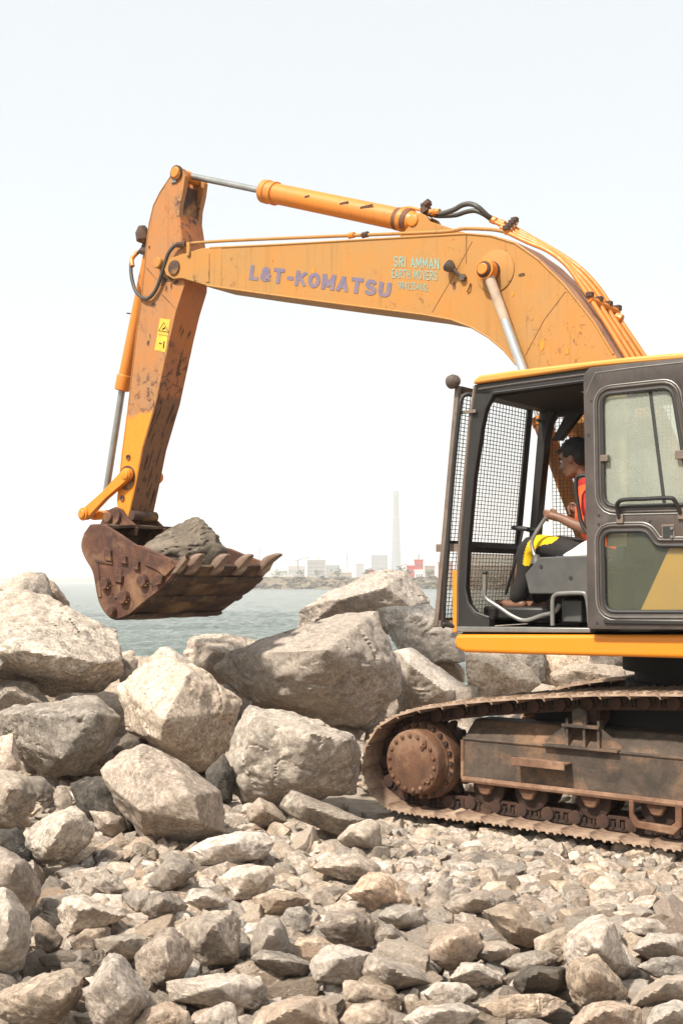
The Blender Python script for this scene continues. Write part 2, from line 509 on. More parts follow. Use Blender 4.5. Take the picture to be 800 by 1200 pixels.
def plate(name, outer, holes, v, thick, mat, parent, bevel=0.004, label=None):
    """flat plate in the (u,z) plane with holes, thickness along v centred on v"""
    cu = bpy.data.curves.new(name, 'CURVE')
    cu.dimensions = '2D'; cu.fill_mode = 'BOTH'
    for loop in [outer] + holes:
        sp = cu.splines.new('POLY')
        sp.points.add(len(loop) - 1)
        for k, p in enumerate(loop):
            sp.points[k].co = (p[0], p[1], 0, 1)
        sp.use_cyclic_u = True
    cu.extrude = thick / 2
    t = bpy.data.objects.new('tmp', cu)
    scene.collection.objects.link(t)
    dg = bpy.context.evaluated_depsgraph_get()
    me = bpy.data.meshes.new_from_object(t.evaluated_get(dg))
    bpy.data.objects.remove(t)
    mb = MB()
    mb.add([(p.co.x, v + p.co.z, p.co.y) for p in me.vertices], [list(f.vertices) for f in me.polygons])
    bpy.data.meshes.remove(me)
    o = obj(name, mb, mat, parent, 0, True, label)
    bm = bmesh.new(); bm.from_mesh(o.data)
    bmesh.ops.remove_doubles(bm, verts=bm.verts, dist=1e-5)
    bmesh.ops.recalc_face_normals(bm, faces=bm.faces)
    bm.to_mesh(o.data); bm.free()
    if bevel:
        b = o.modifiers.new('bevel', 'BEVEL'); b.width = bevel; b.segments = 2; b.limit_method = 'ANGLE'; b.angle_limit = R(50)
    return o
def roundpoly(pts, r, n=5):
    out = []
    m = len(pts)
    for i in range(m):
        p0, p1, p2 = Vector(pts[i - 1]), Vector(pts[i]), Vector(pts[(i + 1) % m])
        a = (p0 - p1); b = (p2 - p1)
        rr = min(r if not isinstance(r, list) else r[i], a.length * 0.48, b.length * 0.48)
        s = p1 + a.normalized() * rr; e = p1 + b.normalized() * rr
        for k in range(n + 1):
            t = k / n
            out.append(tuple((s * (1 - t) ** 2 + p1 * 2 * t * (1 - t) + e * t * t)))
    return out
def _arc(cx, cy, rx, ry, a0, a1, n=7):
    return [(cx + rx * math.cos(R(a0 + (a1 - a0) * k / n)), cy + ry * math.sin(R(a0 + (a1 - a0) * k / n))) for k in range(n + 1)]
# pen strokes of block capitals in a cell 0.62 wide and 1 high
GLYPH = {
    'L': [[(0, 1), (0, 0)], [(0, 0), (.5, 0)]], 'T': [[(0, 1), (.62, 1)], [(.31, 1), (.31, 0)]], '-': [[(.12, .42), (.34, .42)]],
    'K': [[(0, 1), (0, 0)], [(.58, 1), (.05, .45)], [(.2, .6), (.60, 0)]], 'O': [_arc(.33, .5, .33, .5, 0, 360, 18)],
    'M': [[(0, 0), (0, 1)], [(0, 1), (.37, .25)], [(.37, .25), (.74, 1)], [(.74, 1), (.74, 0)]], 'A': [[(0, 0), (.31, 1)], [(.31, 1), (.62, 0)], [(.12, .3), (.50, .3)]],
    'S': [_arc(.3, .75, .27, .25, 20, 270, 10) + _arc(.3, .25, .29, .25, 90, -160, 10)], 'U': [[(0, 1), (0, .3)] + _arc(.3, .3, .3, .3, 180, 360, 8) + [(.6, 1)]],
    '&': [_arc(.26, .77, .19, .21, -40, 220, 10) + [(.62, 0)], _arc(.25, .27, .25, .27, 110, 360, 10) + [(.6, .5)]],
    'R': [[(0, 0), (0, 1)], [(0, 1), (.3, 1)] + _arc(.3, .75, .27, .25, 90, -90, 8) + [(0, .5)], [(.25, .5), (.58, 0)]], 'I': [[(.08, 1), (.08, 0)]],
    'N': [[(0, 0), (0, 1)], [(0, 1), (.58, 0)], [(.58, 0), (.58, 1)]], 'E': [[(0, 0), (0, 1)], [(0, 1), (.5, 1)], [(0, .5), (.42, .5)], [(0, 0), (.5, 0)]],
    'H': [[(0, 0), (0, 1)], [(.56, 0), (.56, 1)], [(0, .5), (.56, .5)]], 'V': [[(0, 1), (.3, 0)], [(.3, 0), (.6, 1)]], ' ': [],
    '9': [_arc(.27, .7, .25, .3, 0, 360, 14), [(.52, .7), (.45, .25), (.2, 0)]], '8': [_arc(.27, .75, .22, .25, 0, 360, 12), _arc(.27, .25, .26, .25, 0, 360, 12)],
    '4': [[(.42, 0), (.42, 1), (0, .3), (.55, .3)]], '2': [_arc(.27, .72, .25, .28, 160, -30, 8) + [(0, 0), (.54, 0)]], '3': [_arc(.25, .75, .24, .25, 150, -90, 9), _arc(.25, .25, .27, .25, 90, -150, 9)],
    '5': [[(.5, 1), (.06, 1), (.03, .55)] + _arc(.25, .3, .26, .3, 100, -150, 9)], '6': [_arc(.27, .3, .25, .3, 0, 360, 14), [(.02, .3), (.1, .75), (.4, 1)]], '1': [[(.05, .8), (.2, 1), (.2, 0)]]}
def lettering(name, text, p0, p1, height_m, v, mat, parent, bold=0.0, label=None, split=False):
    """flat painted block capitals on the plane v, written from p0 (towards the nose) to p1"""
    adv, x = [], 0
    gap = .16 + bold
    for ch in text:
        g = GLYPH[ch]
        w = max([q[0] for s in g for q in s], default=.32)
        adv.append(x); x += w + gap
    total = x - gap
    p0 = Vector((p0[0], p0[1])); d = Vector((p1[0], p1[1])) - p0
    mb = MB(); lay = 0; last = None
    for ch, x0 in zip(text, adv):
        if split: mb = MB()
        for st in GLYPH[ch]:
            for i in range(len(st) - 1):
                a_, b_ = Vector(st[i]), Vector(st[i + 1])
                t = (b_ - a_).normalized() if (b_ - a_).length > 1e-6 else Vector((1, 0))
                n = Vector((-t.y, t.x)) * bold / 2
                e0 = t * bold / 2 * (.98 if len(st) == 2 else .35)
                q = [a_ - e0 - n, b_ + e0 - n, b_ + e0 + n, a_ - e0 + n]
                lay += 1
                vs = []
                for k in q:
                    yy = min(max(k.y, -bold / 2), 1 + bold / 2)
                    w = p0 + d * ((x0 + k.x + (.14 * (yy - .5) if split else 0)) / total) + Vector((0, 1)) * (yy * (1 - bold) + bold / 2) * height_m
                    vs.append((w.x, v + (lay % 9) * .00012, w.y))
                mb.add(vs, [[0, 1, 2, 3]])
        if split and mb.v: last = obj('letter', mb, mat, parent, 0, False, None)
    return last if split else obj(name, mb, mat, parent, 0, False, label)
# ================================================================ EXCAVATOR
ex = thing('excavator', 'orange crawler excavator on rusty tracks, open wire-guarded cab, raising its bucket over rocks', 'excavator',
           ORG, math.atan2(F.y, F.x))
OFF[ex.name] = Vector((0, 0, 0))

def face_mat(o, mat, pred):
    me = o.data
    me.materials.append(mat)
    k = len(me.materials) - 1
    for p in me.polygons:
        if pred(p.normal, p.center): p.material_index = k
def pt(x, y, v):
    return P(x, y, v)

# ---- boom
BV = 0.20
top = [(246, 289), (330, 285), (400, 281), (470, 277), (545, 272.5), (575, 275), (603, 283), (630, 302), (661, 332), (695, 375), (718, 413), (752, 470), (780, 540), (796, 600), (790, 640)]
bot = [(765, 640), (720, 575), (685, 522), (662, 493), (635, 463), (607, 432), (590, 412), (572, 397), (552, 385), (528, 376), (495, 370), (400, 358), (300, 344.5), (242, 336)]
bb = MB().prism(poly_uz(top + bot, BV), -BV, BV)
boom = obj('boom', bb, M['boom'], ex, bevel=0.006, ang=40)
boomtop = rusty('boom_top_scuffed', (0.20, 0.115, 0.09), (0.34, 0.18, 0.11), (0.42, 0.22, 0.10), 0.4, bs=0.1)
face_mat(boom, boomtop, lambda n, c: n.z > 0.35 and n.x < -0.2)
# raised weld seams and flange lips on the near plate
def strip(pts, v, w, name='weld_seam', mat=None, par=boom, d=0.006):
    mb = MB()
    path = [P(x, y, v) for x, y in pts]
    mb.tube(path, w, 6)
    return obj(name, mb, mat or M['boom'], par)
strip([(546, 275), (546, 309)], BV, 0.0035, mat=M['seam'])
strip([(553, 283), (530, 325), (506, 366)], BV, 0.0030, mat=M['seam'])
strip([(662, 342), (637, 375), (615, 417)], BV, 0.0030, mat=M['seam'])
strip([(246, 290.5), (330, 286.5), (400, 282.5), (470, 278.5), (545, 274), (575, 276.5), (603, 285), (630, 304), (661, 334), (695, 377), (718, 415)], BV, 0.009, 'flange_lip')
strip([(242, 334.5), (300, 343), (400, 356.5), (495, 368.5), (528, 374.5), (552, 383.5), (572, 395.5), (590, 410.5), (604, 427)], BV, 0.008, 'flange_lip')
# fork at the nose, both sides of the arm
for s in (1, -1):
    f = poly_uz([(260, 290), (236, 291), (214, 298), (201, 302), (194, 307), (192, 314), (195, 322), (203, 327), (213, 326), (240, 334), (260, 337)], BV)
    obj('fork_plate', MB().prism(f, s * 0.165, s * (BV + 0.004)), M['boom'], boom, 0.005)
obj('nose_stiffener', MB().prism(poly_uz([(242, 297), (246, 297), (246, 331), (242, 331)], BV), BV, BV + 0.012), M['boom'], boom, 0.003)
obj('pivot_pin', MB().lathe(P(205, 314, 0.0), (0, 1, 0), [(-0.245, 0.052), (0.235, 0.052), (0.245, 0.044)], 24), M['boom'], boom, 0.003)
obj('pin_collar', MB().lathe(P(205, 314, BV), (0, 1, 0), [(0.0, 0.072), (0.02, 0.070), (0.024, 0.06)], 24), M['pin'], boom, 0.003)
# dark oil leak below the nose pin
def blot(name, c, v, rx, rz, mat, par, seed):
    r_ = random.Random(seed)
    mb = MB(); n = 18
    c = P(c[0], c[1], v)
    ring = []
    for i in range(n):
        a = 2 * math.pi * i / n
        k = 0.6 + 0.55 * r_.random()
        ring.append((c.x + math.cos(a) * rx * k, c.z + math.sin(a) * rz * k))
    mb.prism(ring, v - 0.0005, v + 0.0015)
    return obj(name, mb, mat, par)
for k, (x, y, rx, rz) in enumerate([(532, 335, .012, .035), (611, 322, .03, .014), (635, 404, .02, .045), (664, 411, .015, .03), (245, 300, .02, .011), (600, 345, .012, .02), (367, 317, .018, .03), (319, 305, .01, .02)]):
    blot('paint_scab', (x, y), BV + 0.002, rx, rz, M['arm_low'] if k > 1 else M['pin'], boom, k)

# lettering
o1 = P(295, 329, BV); o2 = P(455.5, 350, BV)
hh = P(296, 309.5, BV).z - P(295, 329, BV).z
lettering('lettering', 'L&T-KOMATSU', (o1.x, o1.z), (o2.x, o2.z), hh, BV + 0.0035, M['blue'], boom, 0.31, split=True)
for txt, a, b_, hpx, bold in (('SRI AMMAN', (462, 313), (514, 316), 12.5, 0.17), ('EARTH MOVERS', (459.5, 326), (512, 329), 10.5, 0.15), ('9842354612', (467, 338.5), (501, 341.5), 8.5, 0.14)):
    a1 = P(*a, BV); a2 = P(*b_, BV)
    lettering('lettering', txt, (a1.x, a1.z), (a2.x, a2.z), hpx / 137.0, BV + 0.0035, M['cyan'], boom, bold, 'worn pale green owner lettering')['kind'] = 'stuff'

# boom cylinder pivot: ring plate, boss, cylinders on both sides
obj('pivot_plate', MB().lathe(P(580, 318, BV), (0, 1, 0), [(0.0, 0.165), (0.008, 0.165), (0.010, 0.160)], 40), M['boom'], boom, 0.002)
for s in (1, -1):
    c = P(570, 317, 0.27)
    c0 = Vector((c.x, s * 0.20, c.z))
    obj('cylinder_boss', MB().lathe(c0, (0, s, 0), [(0.0, 0.085), (0.06, 0.075), (0.07, 0.062), (0.12, 0.062), (0.13, 0.056), (0.133, 0.03), (0.136, 0.028)], 28), M['pin'], boom, 0.003)
    obj('boss_cap', MB().lathe(c0 + Vector((0, s * 0.131, 0)), (0, s, 0), [(0.0, 0.045), (0.010, 0.045), (0.014, 0.040)], 12), M['cyl'], boom, 0.002)
    a = Vector((c.x, s * 0.27, c.z))
    e = P(633, 489, 0.27); e = Vector((e.x, s * 0.27, e.z))
    z_ = P(702, 690, 0.27); z_ = Vector((z_.x, s * 0.27, z_.z))
    d = (e - a).normalized()
    z_ = a + d * (z_ - a).length
    cyl = obj('boom_cylinder', MB().lathe(a, d, [((e - a).length, 0.078), ((e - a).length + .06, 0.078), ((e - a).length + .062, 0.070), ((e - a).length + .12, 0.070), ((e - a).length + .122, 0.062), ((z_ - a).length, 0.062)], 28), M['cyl'], ex, 0.002)
    obj('cylinder_rod', MB().lathe(a, d, [(0.20, 0.036), ((e - a).length + 0.01, 0.036)], 24), M['steel'], cyl)
    obj('dusty_rod_sleeve', MB().lathe(a, d, [(0.055, 0.044), (0.09, 0.0395), (0.42, 0.0385), (0.43, 0.036)], 24), M['roddust'], cyl)
    obj('rod_eye', MB().lathe(a, (0, 1, 0), [(-0.045, 0.078), (0.045, 0.078)], 28), M['cyl'], cyl, 0.004)

# small work lamp on the boom
wl = P(527.5, 311, BV + 0.06)
lamp = obj('work_lamp', MB().lathe(wl + Vector((0.03, 0.0, 0.01)), (-0.55, -0.2, -0.5), [(0, 0.042), (0.006, 0.05), (0.03, 0.046), (0.06, 0.03), (0.075, 0.012)], 20), M['lamp'], boom, label='small round lamp on the boom side')
obj('lamp_lens', MB().lathe(wl + Vector((0.034, 0.0, 0.014)), (0.55, 0.2, 0.5), [(0, 0.042), (0.006, 0.036), (0.009, 0.02)], 20), M['lampglass'], lamp)
obj('lamp_bracket', MB().tube([wl + Vector((-0.02, -0.01, -0.03)), wl + Vector((-0.06, -0.03, -0.08)), wl + Vector((-0.085, -0.058, -0.10))], 0.014, 8), M['lamp'], lamp)
obj('lamp_nut', MB().lathe(wl + Vector((-0.085, -0.055, -0.10)), (0, 1, 0), [(-0.005, 0.028), (0.03, 0.028)], 6), M['lamp'], lamp)
obj('hook', MB().tube([P(551, 332, BV + .01), P(549, 338, BV + .02), P(547, 342, BV + .01)], 0.006, 6), M['pin'], boom)

# pipes and hoses along the boom top
low = [(593, 272), (618, 284), (640, 293), (659, 305), (678, 331), (691, 350), (712, 382), (735, 420), (762, 468)]
upp = [(574, 255), (597, 264), (631, 283), (669, 305), (695, 328), (720, 366), (757, 421), (784, 465)]
def lerp_path(a, b, t, v):
    n = 10
    def samp(p, s):
        d = [0]
        for i in range(len(p) - 1): d.append(d[-1] + math.dist(p[i], p[i + 1]))
        s *= d[-1]
        for i in range(len(p) - 1):
            if s <= d[i + 1] + 1e-9:
                k = (s - d[i]) / (d[i + 1] - d[i])
                return (p[i][0] + (p[i + 1][0] - p[i][0]) * k, p[i][1] + (p[i + 1][1] - p[i][1]) * k)
        return p[-1]
    out = []
    for i in range(n + 1):
        x, y = samp(a, i / n); x2, y2 = samp(b, i / n)
        out.append(P(x + (x2 - x) * t, y + (y2 - y) * t, v))
    return smooth_path(out, 3)
for t, v in ((0, .16), (.34, .07), (.67, -.02), (1, -.10)):
    obj('hydraulic_pipe', MB().tube(lerp_path(low, upp, t, v), 0.0175, 10), M['cyl'], ex)
obj('hydraulic_pipe', MB().tube(smooth_path([P(210, 286.5, .17), P(260, 282.5, .17), P(412, 276, .17), P(500, 272.5, .17), P(530, 270.5, .17), P(543, 268, .17), P(575, 269, .17), P(593, 272, .16)], 4), 0.014, 10), M['boom'], ex)
for x, y in ((411, 276), (427, 275.3)):
    obj('pipe_coupling', MB().lathe(P(x, y, .17) , (1, 0, 0), [(-.04, .018), (-.035, .026), (.02, .026), (.025, .018)], 8), M['pin'] if x > 420 else M['cyl'], ex)
for (x, y, x2, y2) in ((690, 350, 724, 366), (593, 272, 603, 262)):
    a = P(x, y, .18); b_ = P(x2, y2, -.13)
    obj('pipe_clamp', MB().tube([a, b_], 0.026, 6), M['cyl'], ex, 0.003)
    for t, v in ((.02, .16), (.34, .07), (.67, -.02), (.98, -.10)):
        q = a + (b_ - a) * t
        obj('clamp_nut', MB().box(q + Vector((0, 0, 0.03)), (.05, .05, .04)), M['pin'], ex, 0.006)
for (x, y) in ((578, 258), (588, 262), (725, 372)):
    obj('pipe_coupling', MB().lathe(P(x, y, -.09), (-1, 0, -.55), [(-.03, .02), (-.025, .03), (.025, .03), (.03, .02)], 8), M['cyl'], ex)
obj('hydraulic_hose', MB().tube(smooth_path([P(511, 250, 0), P(519, 250, 0), P(532, 245.6, 0), P(541, 240.5, 0), P(550.6, 239, 0), P(560, 243, 0), P(571, 253, -.05), P(576, 256, -.09)], 6), 0.021, 10), M['hose'], ex)
obj('hydraulic_hose', MB().tube(smooth_path([P(500, 249, -.08), P(509, 252.5, -.08), P(519, 253, -.08), P(534, 252, -.08), P(545, 248.5, -.08), P(556, 247, -.08), P(566, 251, -.09), P(575, 257, -.09)], 6), 0.019, 10), M['hose'], ex)
obj('hydraulic_pipe', MB().tube(smooth_path([P(440, 247, 0), P(462, 246, 0), P(478, 243.5, 0), P(492, 246, 0), P(500, 249, 0)], 5), 0.014, 8), M['cyl'], ex)
obj('hose_fitting', MB().lathe(P(503, 249.5, 0), (-1, 0, -.1), [(0, .02), (.01, .033), (.05, .033), (.055, .027), (.10, .027)], 8), M['cyl'], ex)
for dx, dy, dz, s_ in ((0, 0, 0, .07), (-.03, .02, .05, .05), (.03, 0, .05, .035), (-.05, 0, -.03, .05)):
    obj('valve_block', MB().box(P(499, 247, 0) + Vector((dx, dy, dz)), (s_, s_, s_), Euler((.3, .4, 0)).to_matrix()), M['pin'], ex, 0.006)

# ---- arm cylinder on the boom
a = P(222, 206, 0); g = P(307, 228.5, 0); e = P(492, 262, 0)
d = (e - a).normalized()
g = a + d * (g - a).length
lg = (g - a).length; le = (e - a).length
ac = obj('arm_cylinder', MB().lathe(a, d, [(lg, .085), (lg + .015, .105), (lg + .075, .107), (lg + .08, .098), (lg + .13, .098), (lg + .135, .106), (lg + .165, .106), (lg + .17, .092), (le - .20, .092), (le - .195, .097), (le - .12, .097), (le - .05, .08)], 32), M['cyl'], ex, 0.002)
obj('cylinder_rod', MB().lathe(a, d, [(0.02, .030), (lg + .01, .030)], 20), M['rodgrey'], ac)
obj('rust_band', MB().lathe(a, d, [(le - .24, .0945), (le - .10, .0985)], 32), rusty('barrel_rust', (.09, .035, .02), (.20, .08, .04), (.5, .25, .08), .35), ac)
obj('cylinder_eye', MB().lathe(e, (0, 1, 0), [(-.06, .075), (.06, .075), (.065, .065)], 28), M['cyl'], ac, .004)
for k, (s1, ang_) in enumerate(((.62, .6), (1.05, .5), (1.3, .7))):
    q = a + d * (lg + s1)
    obj('paint_scab', MB().box(q + Vector((0, .0905, .02 + .01 * k)), (.05 + .04 * k, .004, .02)), M['pin'], ac)
br = poly_uz([(470, 278), (484, 262), (488, 254), (494, 250), (500, 253), (504, 260), (530, 268), (548, 274), (548, 280)], .08)
for s in (1, -1):
    obj('cylinder_bracket', MB().prism(br, s * .068, s * .105), M['boom'], boom, .004)
obj('bracket_pin', MB().lathe(e, (0, 1, 0), [(-.12, .05), (.115, .05), (.12, .04)], 20), M['cyl'], boom, .003)

# ---- arm (dipper)
AV = 0.155
nt_arm = painted('arm_paint', (0.42, 0.148, 0.024), (0.31, 0.155, 0.065), 0.74, rust=(0.10, 0.04, 0.02), rust_amt=0.8, rough=0.62)
def two_tone(mat, z0, low):
    nt = mat.node_tree
    b = [n for n in nt.nodes if n.type == 'BSDF_PRINCIPLED'][0]
    src = b.inputs['Base Color'].links[0].from_socket
    tc = nt.nodes.new('ShaderNodeTexCoord'); sp = nt.nodes.new('ShaderNodeSeparateXYZ')
    nt.links.new(tc.outputs['Object'], sp.inputs[0])
    n = tex(nt, 5.0, 6, 0.7, tc.outputs['Object'])
    md = nt.nodes.new('ShaderNodeMath'); md.operation = 'MULTIPLY_ADD'; md.inputs[1].default_value = 0.35
    nt.links.new(n.outputs[0], md.inputs[0]); nt.links.new(sp.outputs[2], md.inputs[2])
    mr = nt.nodes.new('ShaderNodeMapRange')
    mr.inputs[1].default_value = z0 + 0.175 + 0.03; mr.inputs[2].default_value = z0 + 0.175 - 0.03
    nt.links.new(md.outputs[0], mr.inputs[0])
    n2 = tex(nt, 20.0, 6, 0.75, tc.outputs['Object'])
    lo = mix(nt, ramp(nt, n2.outputs[0], [(0.55, 0.0), (0.66, 0.8)]).outputs[0], low[0], low[1])
    nt.links.new(mix(nt, mr.outputs[0], src, lo), b.inputs['Base Color'])
two_tone(nt_arm, -0.62, ((0.66, 0.215, 0.008), (0.40, 0.15, 0.03)))
two_tone(M['armface'], -0.45, ((0.20, 0.085, 0.035), (0.05, 0.028, 0.018)))
left = [(200, 206), (196, 212), (188, 224), (179, 241), (174, 262), (171, 287), (168, 320), (165, 350), (159, 392), (151, 465), (142, 535), (137, 590), (140, 604)]
right = [(150, 612), (158, 575), (168, 525), (184, 470), (200, 395), (207, 365), (216, 335), (216, 300), (214, 280), (210, 252), (204, 238)]
arm = obj('arm', MB().prism(poly_uz(left + right, AV), -AV, AV), nt_arm, ex, .006, ang=40)
face_mat(arm, M['armface'], lambda n, c: n.x < -0.5)
lug = poly_uz([(200, 206), (202, 199), (207, 195), (213, 197), (217, 206), (215, 222), (211, 240), (210, 256), (204, 242), (196, 225), (193, 217)], AV)
for s in (1, -1):
    obj('arm_lug', MB().prism(lug, s * (AV + .002), s * (AV - .05)), nt_arm, arm, .004)
pc = P(208, 203, AV)
obj('lug_pin', MB().lathe(Vector((pc.x, 0, pc.z)), (0, 1, 0), [(-.20, .055), (.19, .055), (.20, .045)], 24), M['cyl'], arm, .003)
obj('pin_ring', MB().lathe(Vector((pc.x, AV, pc.z)), (0, 1, 0), [(0.0, .072), (.03, .070)], 24), M['pin'], arm, .003)
obj('grease_block', MB().box(P(204, 212.5, AV + .01), (.07, .02, .03)), M['rodgrey'], arm, .004)
obj('slot_back', MB().prism(poly_uz([(204, 215), (209, 215), (209, 254), (204, 240)], AV), -.10, .10), M['pin'], arm, .003)
strip([(200, 207), (188, 225), (180, 241), (175, 262), (172, 287), (169, 320), (166, 350), (160, 392), (152, 465), (143, 535), (138, 588)], AV, .007, 'flange_lip', nt_arm, arm)
strip([(209, 254), (213, 280), (215, 300)], AV, .006, 'flange_lip', nt_arm, arm)
strip([(216, 335), (206, 366), (199.5, 395), (183, 470), (167, 525), (150, 608)], AV, .006, 'flange_lip', nt_arm, arm)
strip([(200, 224), (207, 250), (210, 262)], AV, .004, mat=nt_arm, par=arm)
strip([(172, 314), (184, 328)], AV, .004, mat=M['pin'], par=arm)
strip([(190, 345), (206, 362)], AV, .004, mat=M['pin'], par=arm)
# oil leak, scuffs
for k, (x, y, rx, rz) in enumerate([(192, 330, .05, .045), (199, 327, .05, .035), (206, 331, .05, .02), (195, 338, .015, .03), (201, 335, .012, .04), (180, 357, .035, .025), (174, 402, .018, .028), (176, 394, .006, .03), (175, 290, .012, .02)]):
    blot('oil_stain' if k < 5 else 'paint_chip', (x, y), AV + .002, rx, rz, M['pin'], arm, 40 + k)
# peeled streaks on the face towards the machine
inner = [P(214, 280, AV), P(216, 335, AV), P(200, 395, AV), P(184, 470, AV), P(168, 525, AV), P(150, 612, AV)]
r_ = random.Random(5)
def on_inner(t, v):
    seg = [(inner[i + 1] - inner[i]).length for i in range(len(inner) - 1)]
    s = t * sum(seg)
    for i, l_ in enumerate(seg):
        if s <= l_ or i == len(seg) - 1:
            p = inner[i] + (inner[i + 1] - inner[i]) * (s / l_); d_ = (inner[i + 1] - inner[i]).normalized()
            return Vector((p.x, v, p.z)), d_
        s -= l_
mb = MB()
for k in range(46):
    t = 0.30 + 0.70 * r_.random() ** 0.8
    v = r_.uniform(-.13, .15)
    ln = r_.uniform(.05, .22); w = r_.uniform(.004, .016)
    p, d_ = on_inner(min(t, .97), v)
    n_ = Vector((d_.z, 0, -d_.x));  n_ = n_ if n_.x < 0 else -n_
    side = Vector((0, 1, 0))
    pts = []
    m_ = 6
    for i in range(m_):
        f_ = i / (m_ - 1) - .5
        pts.append(p + d_ * ln * f_ + side * (w * (1 - abs(f_) * 1.7) * r_.uniform(.6, 1.2) + ln * f_ * .1) + n_ * .004)
    for i in range(m_ - 1, -1, -1):
        f_ = i / (m_ - 1) - .5
        pts.append(p + d_ * ln * f_ - side * (w * (1 - abs(f_) * 1.7) * r_.uniform(.6, 1.2) - ln * f_ * .1) + n_ * .004)
    mb.add(pts, [list(range(len(pts)))])
pl = obj('peeled_paint', mb, M['pin'], arm, 0, False)
pl['kind'] = 'stuff'
# warning decal
dq = poly_uz([(188, 373), (200, 374.5), (194, 413), (181.5, 410)], AV)
dec = obj('warning_decal', MB().prism(dq, AV + .001, AV + .003), M['decal'], arm, label='yellow warning sticker')
t3 = [P(192.5, 378, AV), P(198, 389.5, AV), P(186.5, 387.5, AV)]
mbt = MB()
for i in range(3):
    p, q = t3[i], t3[(i + 1) % 3]
    mbt.tube([(p.x, AV + .004, p.z), (q.x, AV + .004, q.z)], .0035, 4)
mbt.tube([(P(194, 384, AV).x, AV + .004, P(194, 384, AV).z), (P(191, 386, AV).x, AV + .004, P(191, 386, AV).z)], .008, 4)
mbt.tube([(P(193, 400, AV).x, AV + .004, P(193, 400, AV).z), (P(192, 408, AV).x, AV + .004, P(192, 408, AV).z)], .008, 4)
mbt.tube([(P(187, 402, AV).x, AV + .004, P(187, 402, AV).z), (P(190, 403, AV).x, AV + .004, P(190, 403, AV).z)], .006, 4)
mbt.tube([(P(186.2, 392, AV).x, AV + .004, P(186.2, 392, AV).z), (P(197.5, 394, AV).x, AV + .004, P(197.5, 394, AV).z)], .002, 4)
obj('decal_print', mbt, M['black'], dec)
# tip details
obj('pivot_grease', MB().lathe(P(149, 560, AV), (0, 1, 0), [(0.0, .12), (.006, .115)], 28), M['pin'], arm)
for x, y, r0 in ((151, 536, .028), (144, 584, .03)):
    obj('pin_boss', MB().lathe(P(x, y, AV), (0, 1, 0), [(0, r0), (.012, r0), (.012, r0 * .5), (.006, r0 * .45)], 16), M['pin'], arm)
# hose round the front of the arm
obj('hydraulic_hose', MB().tube(smooth_path([P(212, 286.5, .19), P(205, 288, .2), P(197, 298, .21), P(190, 320, .2), P(182.5, 340, .19), P(172, 350, .19), P(160, 342.5, .17), P(154, 322, .15), P(155, 303, .12), P(163, 295, .08), P(170, 293, .06)], 6), .018, 10), M['hose'], ex)
obj('hose_elbow', MB().tube(smooth_path([P(155.5, 312, .14), P(155, 303, .12), P(162, 295, .08)], 5), .022, 10), M['cyl'], ex)
obj('hose_fitting', MB().tube([P(166, 294, .08), P(174, 295, .08)], .035, 8), M['pin'], ex)
obj('hose_fitting', MB().tube([P(208, 287, .19), P(218, 286, .18)], .028, 8), M['pin'], ex)
obj('pipe_bracket', MB().box(P(221, 292, .215), (.04, .02, .13)), M['boom'], boom, .004)
obj('pipe_cover', MB().lathe(P(168, 284, .06), (.12, 0, 1), [(0, .03), (.02, .065), (.10, .07), (.16, .04)], 16), M['pin'], arm)
obj('grease_nipple', MB().tube([P(172, 268, .06), P(166, 266, .06)], .012, 6), M['pin'], arm)
obj('grease_nipple', MB().tube([P(163, 369, .0), P(149, 367, 0)], .008, 6), M['pin'], ex)

# ---- bucket cylinder
a = P(177, 292, 0); g = P(143, 458, 0); e = P(124, 580, 0)
d = (g - a).normalized(); lg = (g - a).length
bc = obj('bucket_cylinder', MB().lathe(a, d, [(0, .064), (lg - .16, .064), (lg - .155, .075), (lg - .14, .078), (lg - .01, .078), (lg, .06)], 28), M['cyl'], ex, .002)
obj('cylinder_rod', MB().tube([g - d * .02, e], .034, 16), M['rodgrey'], bc)
obj('cylinder_eye', MB().lathe(a, (0, 1, 0), [(-.06, .08), (.06, .08)], 20), M['pin'], bc, .003)

# ---- bucket linkage
def link(p0, p1, r0, r1, w, v0, v1, mat, name, par=ex):
    p0 = Vector((p0.x, p0.z)); p1 = Vector((p1.x, p1.z))
    d = (p1 - p0).normalized(); n = Vector((-d.y, d.x))
    ang0 = math.atan2(d.y, d.x)
    pts = []
    for k in range(9):
        t = ang0 + math.pi / 2 + math.pi * k / 8
        pts.append(p0 + Vector((math.cos(t), math.sin(t))) * r0)
    m = (p0 + p1) / 2
    pts.append(m - n * w)
    for k in range(9):
        t = ang0 - math.pi / 2 + math.pi * k / 8
        pts.append(p1 + Vector((math.cos(t), math.sin(t))) * r1)
    pts.append(m + n * w)
    return obj(name, MB().prism([tuple(p) for p in pts], v0, v1), mat, par, .006)
la = P(148, 556, .21); lb = P(100, 602.5, .21); lc = P(133, 606, .12)
lk = None
for s in (1, -1):
    o_ = link(la, lb, .062, .058, .042, s * .17, s * .225, M['arm_low'], 'bucket_link')
    if s == 1: lk = o_
obj('link_pin', MB().lathe(Vector((lb.x, 0, lb.z)), (0, 1, 0), [(-.27, .046), (.26, .046), (.268, .036)], 20), M['cyl'], ex, .003)
obj('pin_ring', MB().lathe(Vector((lb.x, .225, lb.z)), (0, 1, 0), [(0, .066), (.022, .064)], 20), M['arm_low'], ex, .003)
obj('link_pin', MB().lathe(Vector((la.x, 0, la.z)), (0, 1, 0), [(-.24, .05), (.235, .05), (.24, .04)], 20), M['arm_low'], ex, .003)
for s in (1, -1):
    link(lb, lc, .055, .06, .03, s * .06, s * .11, M['arm_low'] if s == 1 else M['pin'], 'dump_link')

